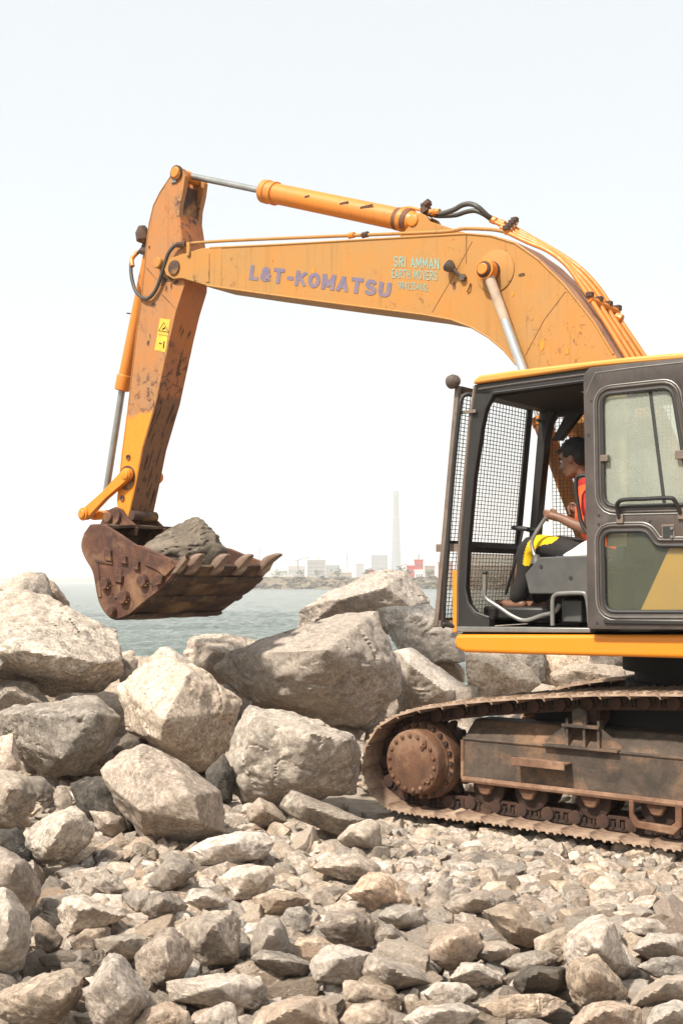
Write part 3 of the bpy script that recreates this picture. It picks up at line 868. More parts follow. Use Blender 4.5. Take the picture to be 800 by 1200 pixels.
# ---- bucket
WV = 0.60
prof = [(122, 614), (109.5, 614), (101, 622), (96, 635), (97, 646), (102, 657), (109, 669), (112, 683), (114.5, 697), (118, 709), (125, 720), (136, 726.5), (152, 721), (169, 707), (193, 688), (213, 663)]
rim = [(212, 659), (190, 650), (165, 639), (159, 638), (140, 625)]
side = poly_uz(prof + rim, WV)
bucket = obj('bucket', MB(), None) if False else None
pu = [Vector(p) for p in poly_uz(smooth_path([(x, y, 0) for x, y in prof], 3), WV)] if False else None
sp_ = smooth_path([(x, y, 0) for x, y in prof], 3)
outer = [Vector(UZ(p.x, p.y, WV)) for p in sp_]
th = .03
inn = []
for i, p in enumerate(outer):
    q0 = outer[max(i - 1, 0)]; q1 = outer[min(i + 1, len(outer) - 1)]
    t = (q1 - q0).normalized(); n = Vector((-t.y, t.x))
    inn.append(p + n * th)
cc = sum(outer, Vector((0, 0))) / len(outer)
if (inn[12] - cc).length > (outer[12] - cc).length:
    inn = [2 * o_ - i_ for o_, i_ in zip(outer, inn)]
mb = MB(); n = len(outer); NV = 14
# shell with slightly uneven, battered skin
vs = []
for k in range(NV + 1):
    v = WV - 2 * WV * k / NV
    for arr, sgn in ((outer, 1), (inn, -1)):
        for i, p in enumerate(arr):
            w = .010 * math.sin(v * 9 + i * 1.3) * math.sin(i * .7 + v * 4)
            vs.append((p.x + w * .6, v, p.y + w))
fs = []
W_ = 2 * n
for k in range(NV):
    for i in range(n - 1):
        fs.append([k * W_ + i, k * W_ + i + 1, (k + 1) * W_ + i + 1, (k + 1) * W_ + i])
        fs.append([k * W_ + n + i, (k + 1) * W_ + n + i, (k + 1) * W_ + n + i + 1, k * W_ + n + i + 1])
    for e_ in (0, n - 1):
        fs.append([k * W_ + e_, (k + 1) * W_ + e_, (k + 1) * W_ + n + e_, k * W_ + n + e_])
for k in (0, NV):
    for i in range(n - 1):
        fs.append([k * W_ + i, k * W_ + i + 1, k * W_ + n + i + 1, k * W_ + n + i])
mb.add(vs, fs)
bucket = obj('bucket', mb, M['bucketb'], ex, .003, ang=50)
for s in (1, -1):
    sp1 = [UZ(p.x, p.y, WV) for p in sp_] + poly_uz(rim, WV)
    c2 = Vector((sum(p[0] for p in sp1) / len(sp1), sum(p[1] for p in sp1) / len(sp1)))
    sp1 = [tuple(c2 + (Vector(p) - c2) * .985) for p in sp1]
    obj('side_plate', MB().prism(sp1, s * (WV + .012), s * (WV - .035)), M['bucket'], bucket, .006)
def bl(pts, d0=.03, name='wear_plate', v=WV + .012, mat='bucket'):
    return obj(name, MB().prism(poly_uz(pts, WV), v - .004, v + d0), M[mat], bucket, .006)
bl([(126, 641), (133, 645), (134, 658), (126, 656)], .03)
bl([(144, 650), (151, 652), (152, 661), (144, 659)], .035)
bl([(160, 656), (166, 658), (166, 668), (159, 666)], .035)
bl([(137, 664), (145, 668), (143, 700), (136, 702)], .011)
bl([(138, 672), (147, 675), (146, 683), (138, 681)], .035)
bl([(113, 655), (134, 659), (134, 662), (114, 659)], .015, 'weld_bar')
bl([(114, 660), (117, 660), (121, 700), (117, 700)], .012, 'weld_bar')
bl([(176, 648), (190, 653), (208, 664), (196, 676), (186, 668), (172, 662)], .02)
bl([(185, 679), (190, 673), (196, 674), (193, 684), (186, 687)], .04)
for x, y, r0 in ((126, 684, .058), (170, 681, .058), (147.5, 700, .062), (134, 716, .045)):
    dk = obj('wear_disc', MB().lathe(P(x, y, WV + .010), (.05, 1, 0), [(0, r0), (.045, r0), (.055, r0 * .88), (.057, r0 * .4)], 22), M['bucket'], bucket, .003)
    if r0 > .05:
        mbb = MB(); c = P(x, y, WV + .066)
        for k in range(7):
            a_ = 2 * math.pi * k / 7
            mbb.lathe(c + Vector((math.cos(a_) * r0 * .68, 0, math.sin(a_) * r0 * .68)), (0, 1, 0), [(-.008, .007), (.003, .007)], 6)
        obj('disc_hole', mbb, M['pin'], bucket)['kind'] = 'stuff'
# belly wear strips under the lip
for k, tt in enumerate((0.97, .90, .80)):
    i = int((n - 1) * tt)
    p, q = outer[i], outer[max(i - 2, 0)]
    t = (p - q).normalized(); nn = (outer[i] - inn[i]).normalized()
    a0 = p + nn * .012
    sec = [a0 + t * .045 - nn * .01, a0 + t * .035 + nn * .014, a0 - t * .035 + nn * .014, a0 - t * .045 - nn * .01]
    obj('wear_strip', MB().prism([tuple(x) for x in sec], -WV * .97, WV * .97), M['bucketb'], bucket, .005)
lipd = (outer[-1] - outer[-4]).normalized()
tipd = Vector(UZ(232, 653, WV)) - Vector(UZ(213, 663, WV)); tipd.normalize()
nn = Vector((-tipd.y, tipd.x)); nn = nn if nn.y > 0 else -nn
lip = outer[-1] + (inn[-1] - outer[-1]) * .5
def tooth(v, L1, sc=1.0, rs=0):
    rr = random.Random(rs)
    rings = []
    for s_, hw, hh_ in ((-.14, .045, .010), (-.07, .062, .042), (.0, .064, .056), (.05, .056, .050), (.09, .046, .038), (L1 * .8, .036, .024), (L1 - .012, .030, .014), (L1, .020, .006)):
        c_ = lip + (lipd * .45 + tipd * .55).normalized() * s_ + nn * (.020 * math.sin(s_ * 16))
        hw *= sc; hh_ *= sc
        rg = []
        for k in range(10):
            a_ = 2 * math.pi * k / 10
            x_ = math.copysign(abs(math.cos(a_)) ** .6, math.cos(a_)) * hw * rr.uniform(.92, 1.05)
            y_ = math.copysign(abs(math.sin(a_)) ** .6, math.sin(a_)) * hh_ * rr.uniform(.9, 1.08)
            q = c_ + nn * y_
            rg.append((q.x, v + x_, q.y))
        rings.append(rg)
    return MB().rings(rings)
for k, (v, l_) in enumerate(((.45, .15), (.13, .16), (-.18, .17), (-.52, .23))):
    obj('tooth', tooth(v, l_, 1.0, k), M['tooth'], bucket, .002, ang=50)
obj('tooth', tooth(.585, .07, .62, 9), M['tooth'], bucket, .002, label='worn-down corner tooth stub')
# hinge ears
ear = poly_uz([(116, 617), (122, 604), (128, 597), (135, 594), (142, 597), (146, 604), (160, 618), (158, 628), (120, 622)], .2)
for s in (1, -1):
    obj('hinge_ear', MB().prism(ear, s * .20, s * .165), M['bucket'], bucket, .006)
hp = P(127, 606.5, .24)
obj('hinge_pin', MB().lathe(Vector((hp.x, 0, hp.z)), (0, 1, 0), [(-.25, .055), (.25, .055), (.262, .045)], 22), M['rusthub'], bucket, .003)
h2 = P(150, 604, .2)
obj('hinge_pin', MB().lathe(Vector((h2.x, 0, h2.z)), (0, 1, 0), [(-.16, .05), (.16, .05)], 22), M['pin'], bucket, .003)
obj('hinge_collar', MB().lathe(Vector((hp.x - .06, .2, hp.z + .01)), (0, 1, 0), [(0, .085), (.03, .08)], 24), M['bucket'], bucket, .004)

# ---- tracks
pix = [(800, 809), (700, 809), (620, 812.5), (580, 815.5), (537, 819), (500, 824), (474, 830), (449, 840), (430, 858), (422, 880), (420, 900), (424, 922), (436, 940), (452, 951), (471, 957), (540, 965)]
path = [Vector(UZ(x, y, 1.4)) for x, y in pix]
path = [p for p in path]
zt = path[0].y
ub = path[-1].x
tr = [Vector((-1.45, zt - .02)), Vector((-1.0, zt)), Vector((-.5, zt + .005))] + path + [Vector((1.2, .0)), Vector((.6, -.005)), Vector((0, -.008)), Vector((-.6, -.005)), Vector((-1.2, 0)), Vector((-1.62, .02)), Vector((-1.90, .14)), Vector((-2.02, .38)), Vector((-1.97, .62)), Vector((-1.78, .80))]
loop = smooth_path([(p.x, p.y, 0) for p in tr + [tr[0]]], 8)
loop = [Vector((p.x, p.y)) for p in loop]
tot = sum((loop[i + 1] - loop[i]).length for i in range(len(loop) - 1))
NSH = round(tot / .19); pitch = tot / NSH
def at_len(s):
    s %= tot
    for i in range(len(loop) - 1):
        l_ = (loop[i + 1] - loop[i]).length
        if s <= l_: return loop[i] + (loop[i + 1] - loop[i]) * (s / l_)
        s -= l_
    return loop[-1].copy()
cen = Vector((-.2, .42))
# shoe: plate with three grousers, x along the path, +z outward
sm = MB()
H = pitch / 2
sec = [(-H * 1.02, -.022), (-H * .9, -.008), (-H * .72, .0), (-H * .64, .011), (-H * .55, .011), (-H * .46, .0), (-.012, .0), (-.006, .013), (.006, .013), (.012, .0), (H * .46, .0), (H * .55, .011), (H * .64, .011), (H * .72, .0), (H * 1.0, .004), (H * 1.04, -.004), (H * .98, -.010), (-H * .70, -.012), (-H * .86, -.018), (-H * .98, -.032)]
ns = len(sec)
sv = []
NVV = 6
for k in range(NVV + 1):
    y_ = -.3 + .6 * k / NVV
    for i, (x, z) in enumerate(sec):
        sv.append((x + .0025 * math.sin(k * 2.1 + i), y_, z + .002 * math.sin(k * 1.7 + i * 2)))
sf = [list(range(ns))[::-1], [NVV * ns + i for i in range(ns)]]
for k in range(NVV):
    sf += [[k * ns + i, k * ns + (i + 1) % ns, (k + 1) * ns + (i + 1) % ns, (k + 1) * ns + i] for i in range(ns)]
sm.add(sv, sf)
# link pair: side plates with windows, bushing, bolts
lm = MB()
for s in (-1, 1):
    for t_ in (0,):
        yy = s * .085
        w = .03
        lm.box((0, yy, -.030), (pitch * .80, w, .022))
        lm.box((0, yy, -.100), (pitch * .70, w, .022))
        lm.box((0, yy, -.065), (.026, w, .05))
        for sx in (-1, 1):
            lm.box((sx * pitch * .34, yy, -.065), (.035, w, .05))
        lm.box((0, yy * .93, -.065), (pitch * .7, .012, .05))
        for sx in (-.3, .3):
            lm.lathe((sx * pitch * .55, yy + s * .012, -.055), (0, 0, 1), [(-.02, .012), (.022, .012)], 6)
        lm.lathe((-pitch / 2, yy - .024 + s * .007, -.068), (0, 1, 0), [(0, .044), (.048, .044)], 14)
lm.lathe((-pitch / 2, -.09, -.068), (0, 1, 0), [(0, .03), (.18, .03)], 10)
proto_shoe = proto_link = None
def place_track(vc, lab):
    global proto_shoe, proto_link
    ch = obj('track_chain', MB().box((0, 0, 0), (.02, .02, .02)), M['rust'], ex) if False else None
    for k in range(NSH):
        s = k * pitch
        p0, p1 = at_len(s - pitch / 2), at_len(s + pitch / 2)
        c = (p0 + p1) / 2
        d = (p1 - p0).normalized()
        nrm = Vector((-d.y, d.x))
        if nrm.dot(c - cen) < 0: nrm = -nrm; 
        # loop runs forward over the top: x axis = d, z axis = nrm
        X = Vector((d.x, 0, d.y)); Z = Vector((nrm.x, 0, nrm.y)); Y = Z.cross(X)
        m = Matrix((X, Y, Z)).transposed()
        pos = Vector((c.x, vc, c.y)) - Z * .024
        if proto_shoe is None:
            so = obj('track_shoe', sm, M['shoe'], ex, 0, center=False, ang=25)
            lo = obj('track_link', lm, M['rust'], ex, .0025, center=False)
            proto_shoe, proto_link = so, lo
        else:
            so = proto_shoe.copy(); scene.collection.objects.link(so)
            lo = proto_link.copy(); scene.collection.objects.link(lo)
        jr = random.uniform(-.012, .012)
        so.matrix_local = Matrix.Translation(pos) @ m.to_4x4() @ Matrix.Rotation(jr, 4, 'Y')
        lo.matrix_local = Matrix.Translation(pos) @ m.to_4x4()
place_track(1.10, 'near')
place_track(-1.10, 'far')
scx = P(490, 893, 1.1)
hub_c = P(482, 893.5, 1.385)
spz = hub_c.z
spx = hub_c.x
def side_gear(o, full=True):
    """running gear of one side; o = v of the track centre, detail faces +v"""
    c0 = Vector((spx, o, spz))
    t = MB(); NT = 21
    ring = []
    for k in range(NT * 4):
        a_ = 2 * math.pi * k / (NT * 4)
        r0 = .305 if k % 4 in (0, 1) else .262
        ring.append((c0.x + math.cos(a_) * r0, c0.z + math.sin(a_) * r0))
    t.prism(ring, o - .03, o + .03)
    obj('sprocket', t, M['rust'], ex, .004)
    sg = 1 if o > 0 else -1
    fd = obj('final_drive', MB().lathe(Vector((spx, o + sg * .285, spz)), (0, -sg, 0), [(0, .185), (.004, .205), (.016, .213), (.09, .216), (.095, .222), (.115, .222), (.12, .255), (.19, .262), (.22, .262), (.25, .20), (.5, .20)], 44), M['rusthub'], ex, .004)
    if full:
        mb_ = MB()
        for k in range(18):
            a_ = 2 * math.pi * (k + .3) / 18
            if k == 11: continue
            mb_.lathe(Vector((spx + math.cos(a_) * .178, o + sg * .283, spz + math.sin(a_) * .178)), (0, sg, 0), [(0, .014), (.012, .014), (.014, .010)], 6)
        for (dx, dz, r0) in ((-.105, .125, .016), (-.085, .105, .013), (-.13, -.105, .017), (-.10, -.115, .011)):
            mb_.lathe(Vector((spx + dx, o + sg * .283, spz + dz)), (0, sg, 0), [(0, r0), (.016, r0), (.016, r0 * .5), (.010, r0 * .5)], 10)
        obj('hub_bolt', mb_, M['rusthub'], fd)['kind'] = 'stuff'
        mb_ = MB()
        for k in range(22):
            a_ = 2 * math.pi * k / 22
            mb_.lathe(Vector((spx + math.cos(a_) * .238, o + .165, spz + math.sin(a_) * .238)), (0, 1, 0), [(0, .016), (.022, .016)], 6)
        obj('hub_bolt', mb_, M['rust'], fd)['kind'] = 'stuff'
    # track frame
    q = [P(541, 872, 1.27), P(541, 921, 1.27), P(800, 881, 1.27), P(800, 935, 1.27)]
    ztop = (q[0].z + q[2].z) / 2; zbot = (q[1].z + q[3].z) / 2
    u0 = q[0].x
    zc = ztop + .115
    vo = o + sg * .17
    vi = o - sg * .17
    secs = []
    for u, k in ((u0, 0), (u0 - .02, 1), (-1.42, 1)):
        zt_, zb_ = (ztop, zbot) if k else (ztop - .02, zbot + .02)
        secs.append([(u, vi, zb_), (u, vo, zb_), (u, vo, zt_), (u, vo - sg * .15, zt_ + .115), (u, vi, zt_ + .115)])
    fr = obj('track_frame', MB().rings(secs), M['frame'], ex, .008)
    if full:
        obj('frame_lip', MB().tube([(u0 - .01, vo + sg * .008, zbot + .005), (-1.42, vo + sg * .008, zbot + .005)], .02, 8), M['framelip'], fr)
        obj('frame_lip', MB().tube([(u0 - .004, vo + .002, zbot + .01), (u0 - .006, vo + .002, ztop - .01)], .013, 8), M['framelip'], fr)
        obj('frame_lip', MB().tube([(u0 - .01, vo, ztop), (-1.42, vo, ztop)], .010, 8), M['frame'], fr)
        # step
        s0, s1 = P(605, 887, 1.3), P(667, 889, 1.3)
        obj('step_bar', MB().box(((s0.x + s1.x) / 2, vo + .05, s0.z - .01), (abs(s0.x - s1.x), .10, .012)).box(((s0.x + s1.x) / 2, vo + .10, s0.z - .018), (abs(s0.x - s1.x), .012, .05)), M['framelip'], fr, .004)
        # dirt heaped on the frame
        # carrier roller and its bracket
    cr = P(683, 838, 1.2)
    crx, crz = cr.x, cr.z
    rl = obj('carrier_roller', MB().lathe(Vector((crx, o + sg * .10, crz)), (0, -sg, 0), [(0, .06), (.01, .085), (.035, .10), (.04, .082), (.15, .082), (.155, .10), (.18, .10), (.19, .08)], 28), M['rust'], ex, .003)
    if full:
        g0 = poly_uz([(660, 846), (664, 824), (672, 818), (684, 818), (690, 826), (691, 848)], 1.22)
        obj('roller_cap', MB().prism([(crx + x * .001, crz + y * .001) for x, y in ((48, -62), (50, 10), (38, 42), (0, 55), (-36, 42), (-50, 10), (-48, -62))], o + .13, o + .165), M['frame'], rl, .008)
        bz = ztop + .0
        for dx in (-.115, -.02, .095):
            obj('bracket_rib', MB().box((crx - .015 + dx, o + .14, (bz + crz - .06) / 2 + .02), (.018, .06, crz - .06 - bz + .04)), M['frame'], rl, .003)
        obj('bracket_top', MB().box((crx - .015, o + .14, crz - .062), (.25, .09, .02)), M['frame'], rl, .003)
        obj('bracket_foot', MB().box((crx - .02, o + .15, bz + .008), (.50, .12, .014)), M['frame'], rl, .003)
        for s in (-1, 1):
            x0 = crx - .015 + s * .11
            obj('bracket_gusset', MB().prism([(x0, crz - .06), (x0, bz + .01), (x0 + s * .15, bz + .01), (x0 + s * .15, bz + .03)], o + .13, o + .145), M['frame'], rl, .002)
        # track rollers
    rx = [P(x, 930, 1.22).x for x in (571, 621, 694, 771)]
    rx += [rx[-1] - .42, rx[-1] - .80, rx[-1] - 1.2]
    for k, x in enumerate(rx):
        zr = zbot - .045
        r2 = obj('track_roller', MB().lathe(Vector((x, o + sg * .12, zr)), (0, -sg, 0), [(0, .07), (.01, .115), (.035, .118), (.04, .085), (.20, .085), (.205, .118), (.23, .115), (.24, .07)], 28), M['rust'], ex, .003)
        if full:
            obj('roller_cap', MB().prism([(x + a_ * .001, zr + b_ * .001) for a_, b_ in ((62, 46), (62, 5), (44, -8), (38, -32), (15, -40), (-15, -40), (-38, -32), (-44, -8), (-62, 5), (-62, 46))], o + .125, o + .165), M['rusthub'], r2, .010)
    if full:
        x = rx[3]
        gd = [(x + .155, zbot), (x + .155, zbot - .10), (x + .12, zbot - .16), (x - .12, zbot - .175), (x - .17, zbot - .12), (x - .17, zbot), (x - .13, zbot), (x - .13, zbot - .10), (x - .10, zbot - .125), (x + .10, zbot - .12), (x + .125, zbot - .085), (x + .125, zbot)]
        obj('track_guard', MB().prism(gd, o + .17, o + .20), M['rusthub'], fr, .006)
    obj('idler_wheel', MB().lathe(Vector((-1.60, o + .08, .42)), (0, -1, 0), [(0, .2), (.01, .30), (.04, .30), (.045, .33), (.115, .33), (.12, .30), (.15, .30), (.16, .2)], 40), M['rust'], ex, .003)
side_gear(1.10, True)
side_gear(-1.10, False)
# centre frame and swing ring
obj('centre_frame', MB().prism([(.95, .45), (.75, .78), (-1.1, .78), (-1.3, .45), (-1.1, .34), (.8, .34)], -.95, .95), M['dark'], ex, .02)
obj('swing_ring', MB().lathe((-.12, 0, .78), (0, 0, 1), [(0, .66), (.10, .66), (.10, .60), (.17, .60), (.17, .68), (.30, .68)], 48), M['dark'], ex, .004)

# ---- upper deck and yellow skirt
DV = 1.405
dq = [UZ(533.5, 743.5, DV), UZ(531, 752, DV), UZ(533.5, 760, DV), UZ(543, 764.5, DV), UZ(600, 766.5, DV), UZ(680, 768.5, DV), UZ(800, 771.5, DV)]
dt = UZ(800, 744, DV)
sl = (dq[-1][1] - dq[-2][1]) / (dq[-1][0] - dq[-2][0])
rear = -2.55
dk = dq + [(rear, dq[-1][1]), (rear, dt[1]), dt]
skirt = obj('skirt', MB().prism(dk, DV - .055, DV), M['yellow'], ex, .035)
skirt.modifiers['bevel'].segments = 5
deck = [(p[0] - .01, p[1] + .015) for p in dq] + [(rear, dq[-1][1] + .015), (rear, dt[1] - .008), (dt[0], dt[1] - .008)]
obj('deck', MB().prism(deck, DV - .06, -1.32), M['cabdark'], ex, .008)
obj('skirt', MB().prism(dk, -1.32, -1.375), M['yellow'], ex, .03)
zdk = UZ(600, 742, 1.38)[1]
obj('front_skirt', MB().prism([(dq[1][0] - .02, dq[2][1] + .01), (dq[1][0] + .012, dq[2][1] + .02), (dq[1][0] + .012, dq[0][1] - .01), (dq[1][0] - .02, dq[0][1])], -1.30, DV - .06), M['yellow'], ex, .01)
# rear bodywork (mostly hidden by the door or out of frame)
obj('engine_housing', MB().prism([(-.95, zdk), (-.95, 2.05), (-1.05, 2.12), (-2.5, 2.12), (-2.5, zdk)], -1.3, 1.3), M['boom'], ex, .03)
cwp = []
for k in range(13):
    a_ = -1 + 2 * k / 12
    cwp.append((-2.56 - .55 * math.sqrt(max(0, 1 - (abs(a_) ** 3))), a_ * 1.36))
mb = MB()
mb.rings([[(x, v, z) for x, v in cwp] + [(-2.52, 1.36, z), (-2.52, -1.36, z)][:0] for z in (zdk - .22, 2.10)])
obj('counterweight', mb, M['boom'], ex, .03)
obj('boom_foot_bracket', MB().prism([(.35, zdk), (.20, 2.05), (-.05, 2.15), (-.25, 2.05), (-.5, zdk)], -.33, -.27).prism([(.35, zdk), (.20, 2.05), (-.05, 2.15), (-.25, 2.05), (-.5, zdk)], .27, .33), M['boom'], ex, .01)
obj('tool_box', MB().prism([(1.15, zdk), (1.15, 1.75), (.1, 1.75), (.1, zdk)], -1.3, -.45), M['boom'], ex, .02)
# ---- cab
CV, FV = 1.38, 0.38
cab = obj('cab', MB().prism(poly_uz([(555, 451), (690, 431.5), (690, 444), (660, 448), (580, 459), (572, 463), (556, 462)], CV), CV, CV - .07), M['cabdark'], ex, .006)
def cp(name, pts, v0, v1, mat='cabdark', bev=.005, ref=CV, par=None, **k):
    return obj(name, MB().prism(poly_uz(pts, ref), v0, v1), M[mat], par or cab, bev, **k)
pil_out = [(555, 451), (579, 457), (567, 477), (562, 500), (553, 560), (546, 640), (543.5, 690), (547, 708), (556, 719), (573, 725), (573, 735), (534, 735), (533.5, 690), (538.5, 620), (543.5, 560), (548.5, 500)]
cp('front_pillar', pil_out, CV, CV - .075)
cp('front_pillar', [(x + (3 if x < 560 and y > 480 else 0), y) for x, y in pil_out], FV + .09, FV)
# outer brown edge of the near pillar
strip([(556, 453), (549.5, 500), (544.5, 560), (539.5, 620), (535, 690), (535, 733)], CV, .012, 'pillar_trim', M['guard'], cab)
strip([(579, 458), (568, 478), (563, 500), (554, 560), (547, 640), (544.5, 690), (548, 707), (557, 718), (573, 724)], CV - .004, .010, 'door_seal', M['rubber'], cab)
strip([(578, 460.5), (620, 455), (690, 445.5)], CV - .004, .011, 'door_seal', M['rubber'], cab)
strip([(560, 456.5), (600, 450.5), (690, 438.5)], CV, .008, 'roof_moulding', M['cab'], cab)
cp('yellow_corner', [(530.5, 668), (536, 668), (536, 741), (531, 741)], CV + .012, CV - .09, 'yellow')
sill = cp('door_sill', [(535, 734), (692, 736), (692, 741.5), (535, 740.5)], CV + .012, CV - .10, 'grey')
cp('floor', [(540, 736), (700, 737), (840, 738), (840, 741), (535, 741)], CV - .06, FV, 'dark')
cp('rear_pillar', [(690, 444), (700, 444), (703, 735), (692, 735)], CV, CV - .07)
zt1 = UZ(600, 452, CV)[1]
uf = UZ(557, 455, CV)[0]; ufb = UZ(538, 700, CV)[0]
zroof = UZ(600, 446, CV)[1]
# front cross members
obj('front_header', MB().prism(poly_uz([(556, 452), (570, 451), (569, 463), (556, 465)], CV), CV - .075, FV + .08), M['cabdark'], cab, .006)
obj('front_footer', MB().prism(poly_uz([(534, 722), (545, 722), (545, 735), (534, 735)], CV), CV - .075, FV + .08), M['cabdark'], cab, .006)
obj('windshield_rail', MB().prism(poly_uz([(537.5, 640), (543, 640), (542.5, 647), (537, 647)], CV), CV - .075, FV + .08), M['cabdark'], cab, .003)
obj('lower_windshield', MB().prism(poly_uz([(539, 648), (541, 648), (538, 722), (536, 722)], CV), CV - .076, FV + .085), M['glassfront'], cab, label='dusty lower windshield')
# roof
roof = cp('roof', [(555.5, 450.5), (557, 445.5), (563, 440.5), (600, 435), (680, 425.5), (742, 418.5), (860, 409), (860, 417), (742, 427), (690, 431.5)], CV + .025, FV - .03, 'roofy', .014)
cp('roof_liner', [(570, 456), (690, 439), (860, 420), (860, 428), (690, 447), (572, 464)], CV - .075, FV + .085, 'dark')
cp('liner_patch', [(655, 449.5), (672, 447.5), (672, 450.0), (655, 452.5)], CV - .3, FV + .2, 'liner', .002)
# far side wall: header, window post, lower panel
cp('far_header', [(570, 456), (860, 420), (860, 432), (572, 470)], FV + .07, FV + .002)
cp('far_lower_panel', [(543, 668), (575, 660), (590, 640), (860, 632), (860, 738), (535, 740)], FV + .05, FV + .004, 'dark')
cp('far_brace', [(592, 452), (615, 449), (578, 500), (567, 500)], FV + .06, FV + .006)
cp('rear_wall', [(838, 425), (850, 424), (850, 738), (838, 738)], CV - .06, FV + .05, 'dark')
cp('rear_liner', [(700, 446), (727, 443), (727, 640), (703, 640)], CV - .082, CV - .09, 'liner')
cp('inner_post', [(728, 443), (733, 442), (735, 640), (730, 640)], CV - .08, CV - .12, 'console')
# seat back seen through the glass, and a blob added for a dark reflection
seat = cp('seat', [(664, 668), (742, 668), (747, 656), (668, 652)], 1.15, .66, 'seatfab', .02, ref=.9)
seatb = cp('seat_back', [(733, 660), (752, 660), (765, 560), (756, 545), (746, 560)], 1.12, .68, 'headrest_reflection', .04, ref=.9)
seatb2 = cp('headrest_reflection', [(748, 560), (762, 560), (765, 528), (756, 518), (748, 528)], 1.02, .78, 'headrest_reflection', .03, ref=.9)
cp('seat_base', [(672, 668), (735, 668), (730, 735), (680, 735)], 1.08, .74, 'dark', .02, ref=.9)
# console box by the near side
con = cp('console', [(617, 673), (634, 653), (690, 651), (700, 651), (700, 696), (622, 696)], 1.33, 1.13, 'console', .008, ref=1.3)
mbq = MB()
for x, y in ((633.5, 664), (668, 677)):
    mbq.lathe(P(x, y, 1.331), (0, 1, 0), [(0, .012), (.004, .012)], 10)
obj('console_hole', mbq, M['black'], con)
# handrail inside the opening
obj('grab_rail', MB().tube(smooth_path([P(647, 733, 1.34), P(647, 705, 1.34), P(650, 697.5, 1.34), P(658, 695.5, 1.34), P(680, 695, 1.34), P(686, 698, 1.34), P(689, 712, 1.34), P(690, 730, 1.34)], 4), .014, 10), M['grey'], cab)
obj('travel_pedal_bar', MB().tube(smooth_path([P(568, 673, 1.28), P(567.5, 690, 1.28), P(569, 701, 1.28), P(585, 712, 1.28), P(600, 722, 1.28), P(615, 727, 1.28), P(635, 721, 1.28), P(650, 717, 1.28), P(655, 708, 1.28)], 5), .0135, 10), M['grey'], cab)
obj('bar_knob', MB().lathe(P(568, 671, 1.28), (0, 0, 1), [(-.012, .012), (0, .020), (.012, .012)], 12), M['black'], cab)
# big kinked joystick rod with boot
obj('joystick', MB().tube(smooth_path([P(639, 607, 1.12), P(634, 614, 1.12), P(626, 627, 1.14), P(622.5, 637, 1.15), P(625, 648, 1.16), P(628, 655, 1.17)], 5), [.012] * 26, 10), M['grey'], cab)
obj('joystick_boot', MB().lathe(P(628.5, 657, 1.17), (.05, 0, 1), [(-.02, .04), (0, .036), (.03, .022), (.04, .013)], 12), M['console'], cab)
for x, y, v, bx in ((606, 619, .95, 592), (621, 621, .80, 606)):
    obj('travel_lever', MB().tube([P(x + 6, y + 2, v), P(x + 3, y + 18, v), P(bx, 697, v)], .009, 8), M['black'], cab)
    obj('lever_grip', MB().tube([P(x - 6, y - 1, v), P(x, y, v), P(x + 12, y + 1, v)], [.014, .018, .015], 8), M['black'], cab)
obj('pedal', MB().box(P(600, 712, .95), (.22, .12, .03), Euler((0, -.35, 0)).to_matrix()), M['cabdark'], cab, .004)
obj('pedal_housing', MB().box(P(625, 718, .9), (.5, .5, .09)), M['cabdark'], cab, .02)
obj('hose_coil', MB().tube(smooth_path([P(662, 728, 1.2), P(668, 712, 1.18), P(660, 703, 1.15), P(672, 700, 1.1), P(681, 716, 1.12), P(676, 733, 1.15)], 5), .016, 8), M['rust'], cab)
obj('lever_box', MB().box(P(674, 716, 1.18), (.14, .12, .14)), M['console'], cab, .01)
# wiper and clips at the header
obj('wiper', MB().tube([P(587, 464, 1.0), P(588, 468, 1.0), P(600, 469.5, 1.0), P(611, 469.5, 1.0)], .006, 6), M['black'], cab)
obj('clip', MB().box(P(581, 465, 1.05), (.06, .05, .03)), M['black'], cab, .004)
obj('wall_bracket', MB().box(P(633, 493.5, .5), (.02, .13, .02)), M['grey'], cab)

# ---- front wire guard
GV = 1.385
gn = [(533, 452), (538, 452), (513.2, 734), (508, 734)]
guard = cp('front_guard', gn, GV, GV - .035, 'guard', .004, par=ex)
guf = UZ(535.5, 453, GV); gub = UZ(510.5, 733, GV)
def gpt(t, v, off=0.0):
    return Vector((guf[0] + (gub[0] - guf[0]) * t + off, v, guf[1] + (gub[1] - guf[1]) * t))
GF = FV + .0
def gbar(t0, t1, v0, v1, w, mat='guard', name='guard_rail'):
    a_, b_ = gpt(t0, v0), gpt(t1, v1)
    d_ = (b_ - a_)
    ln = d_.length; d_.normalize()
    if abs(d_.y) > .5:
        q = MB().box((a_ + b_) / 2, (w[0], ln, w[1]))
    else:
        q = MB().tube([a_, b_], w[0] / 2 * 1.3, 4)
    return obj(name, q, M[mat], guard, .003)
gbar(0, 1, GF, GF, (.045, .04), 'cabdark')
gbar(.012, .012, GV - .036, GF + .02, (.035, .05), 'cabdark')
gbar(.66, .66, GV - .036, GF + .02, (.03, .055), 'cabdark')
gbar(.985, .985, GV - .036, GF + .02, (.035, .05), 'guard')
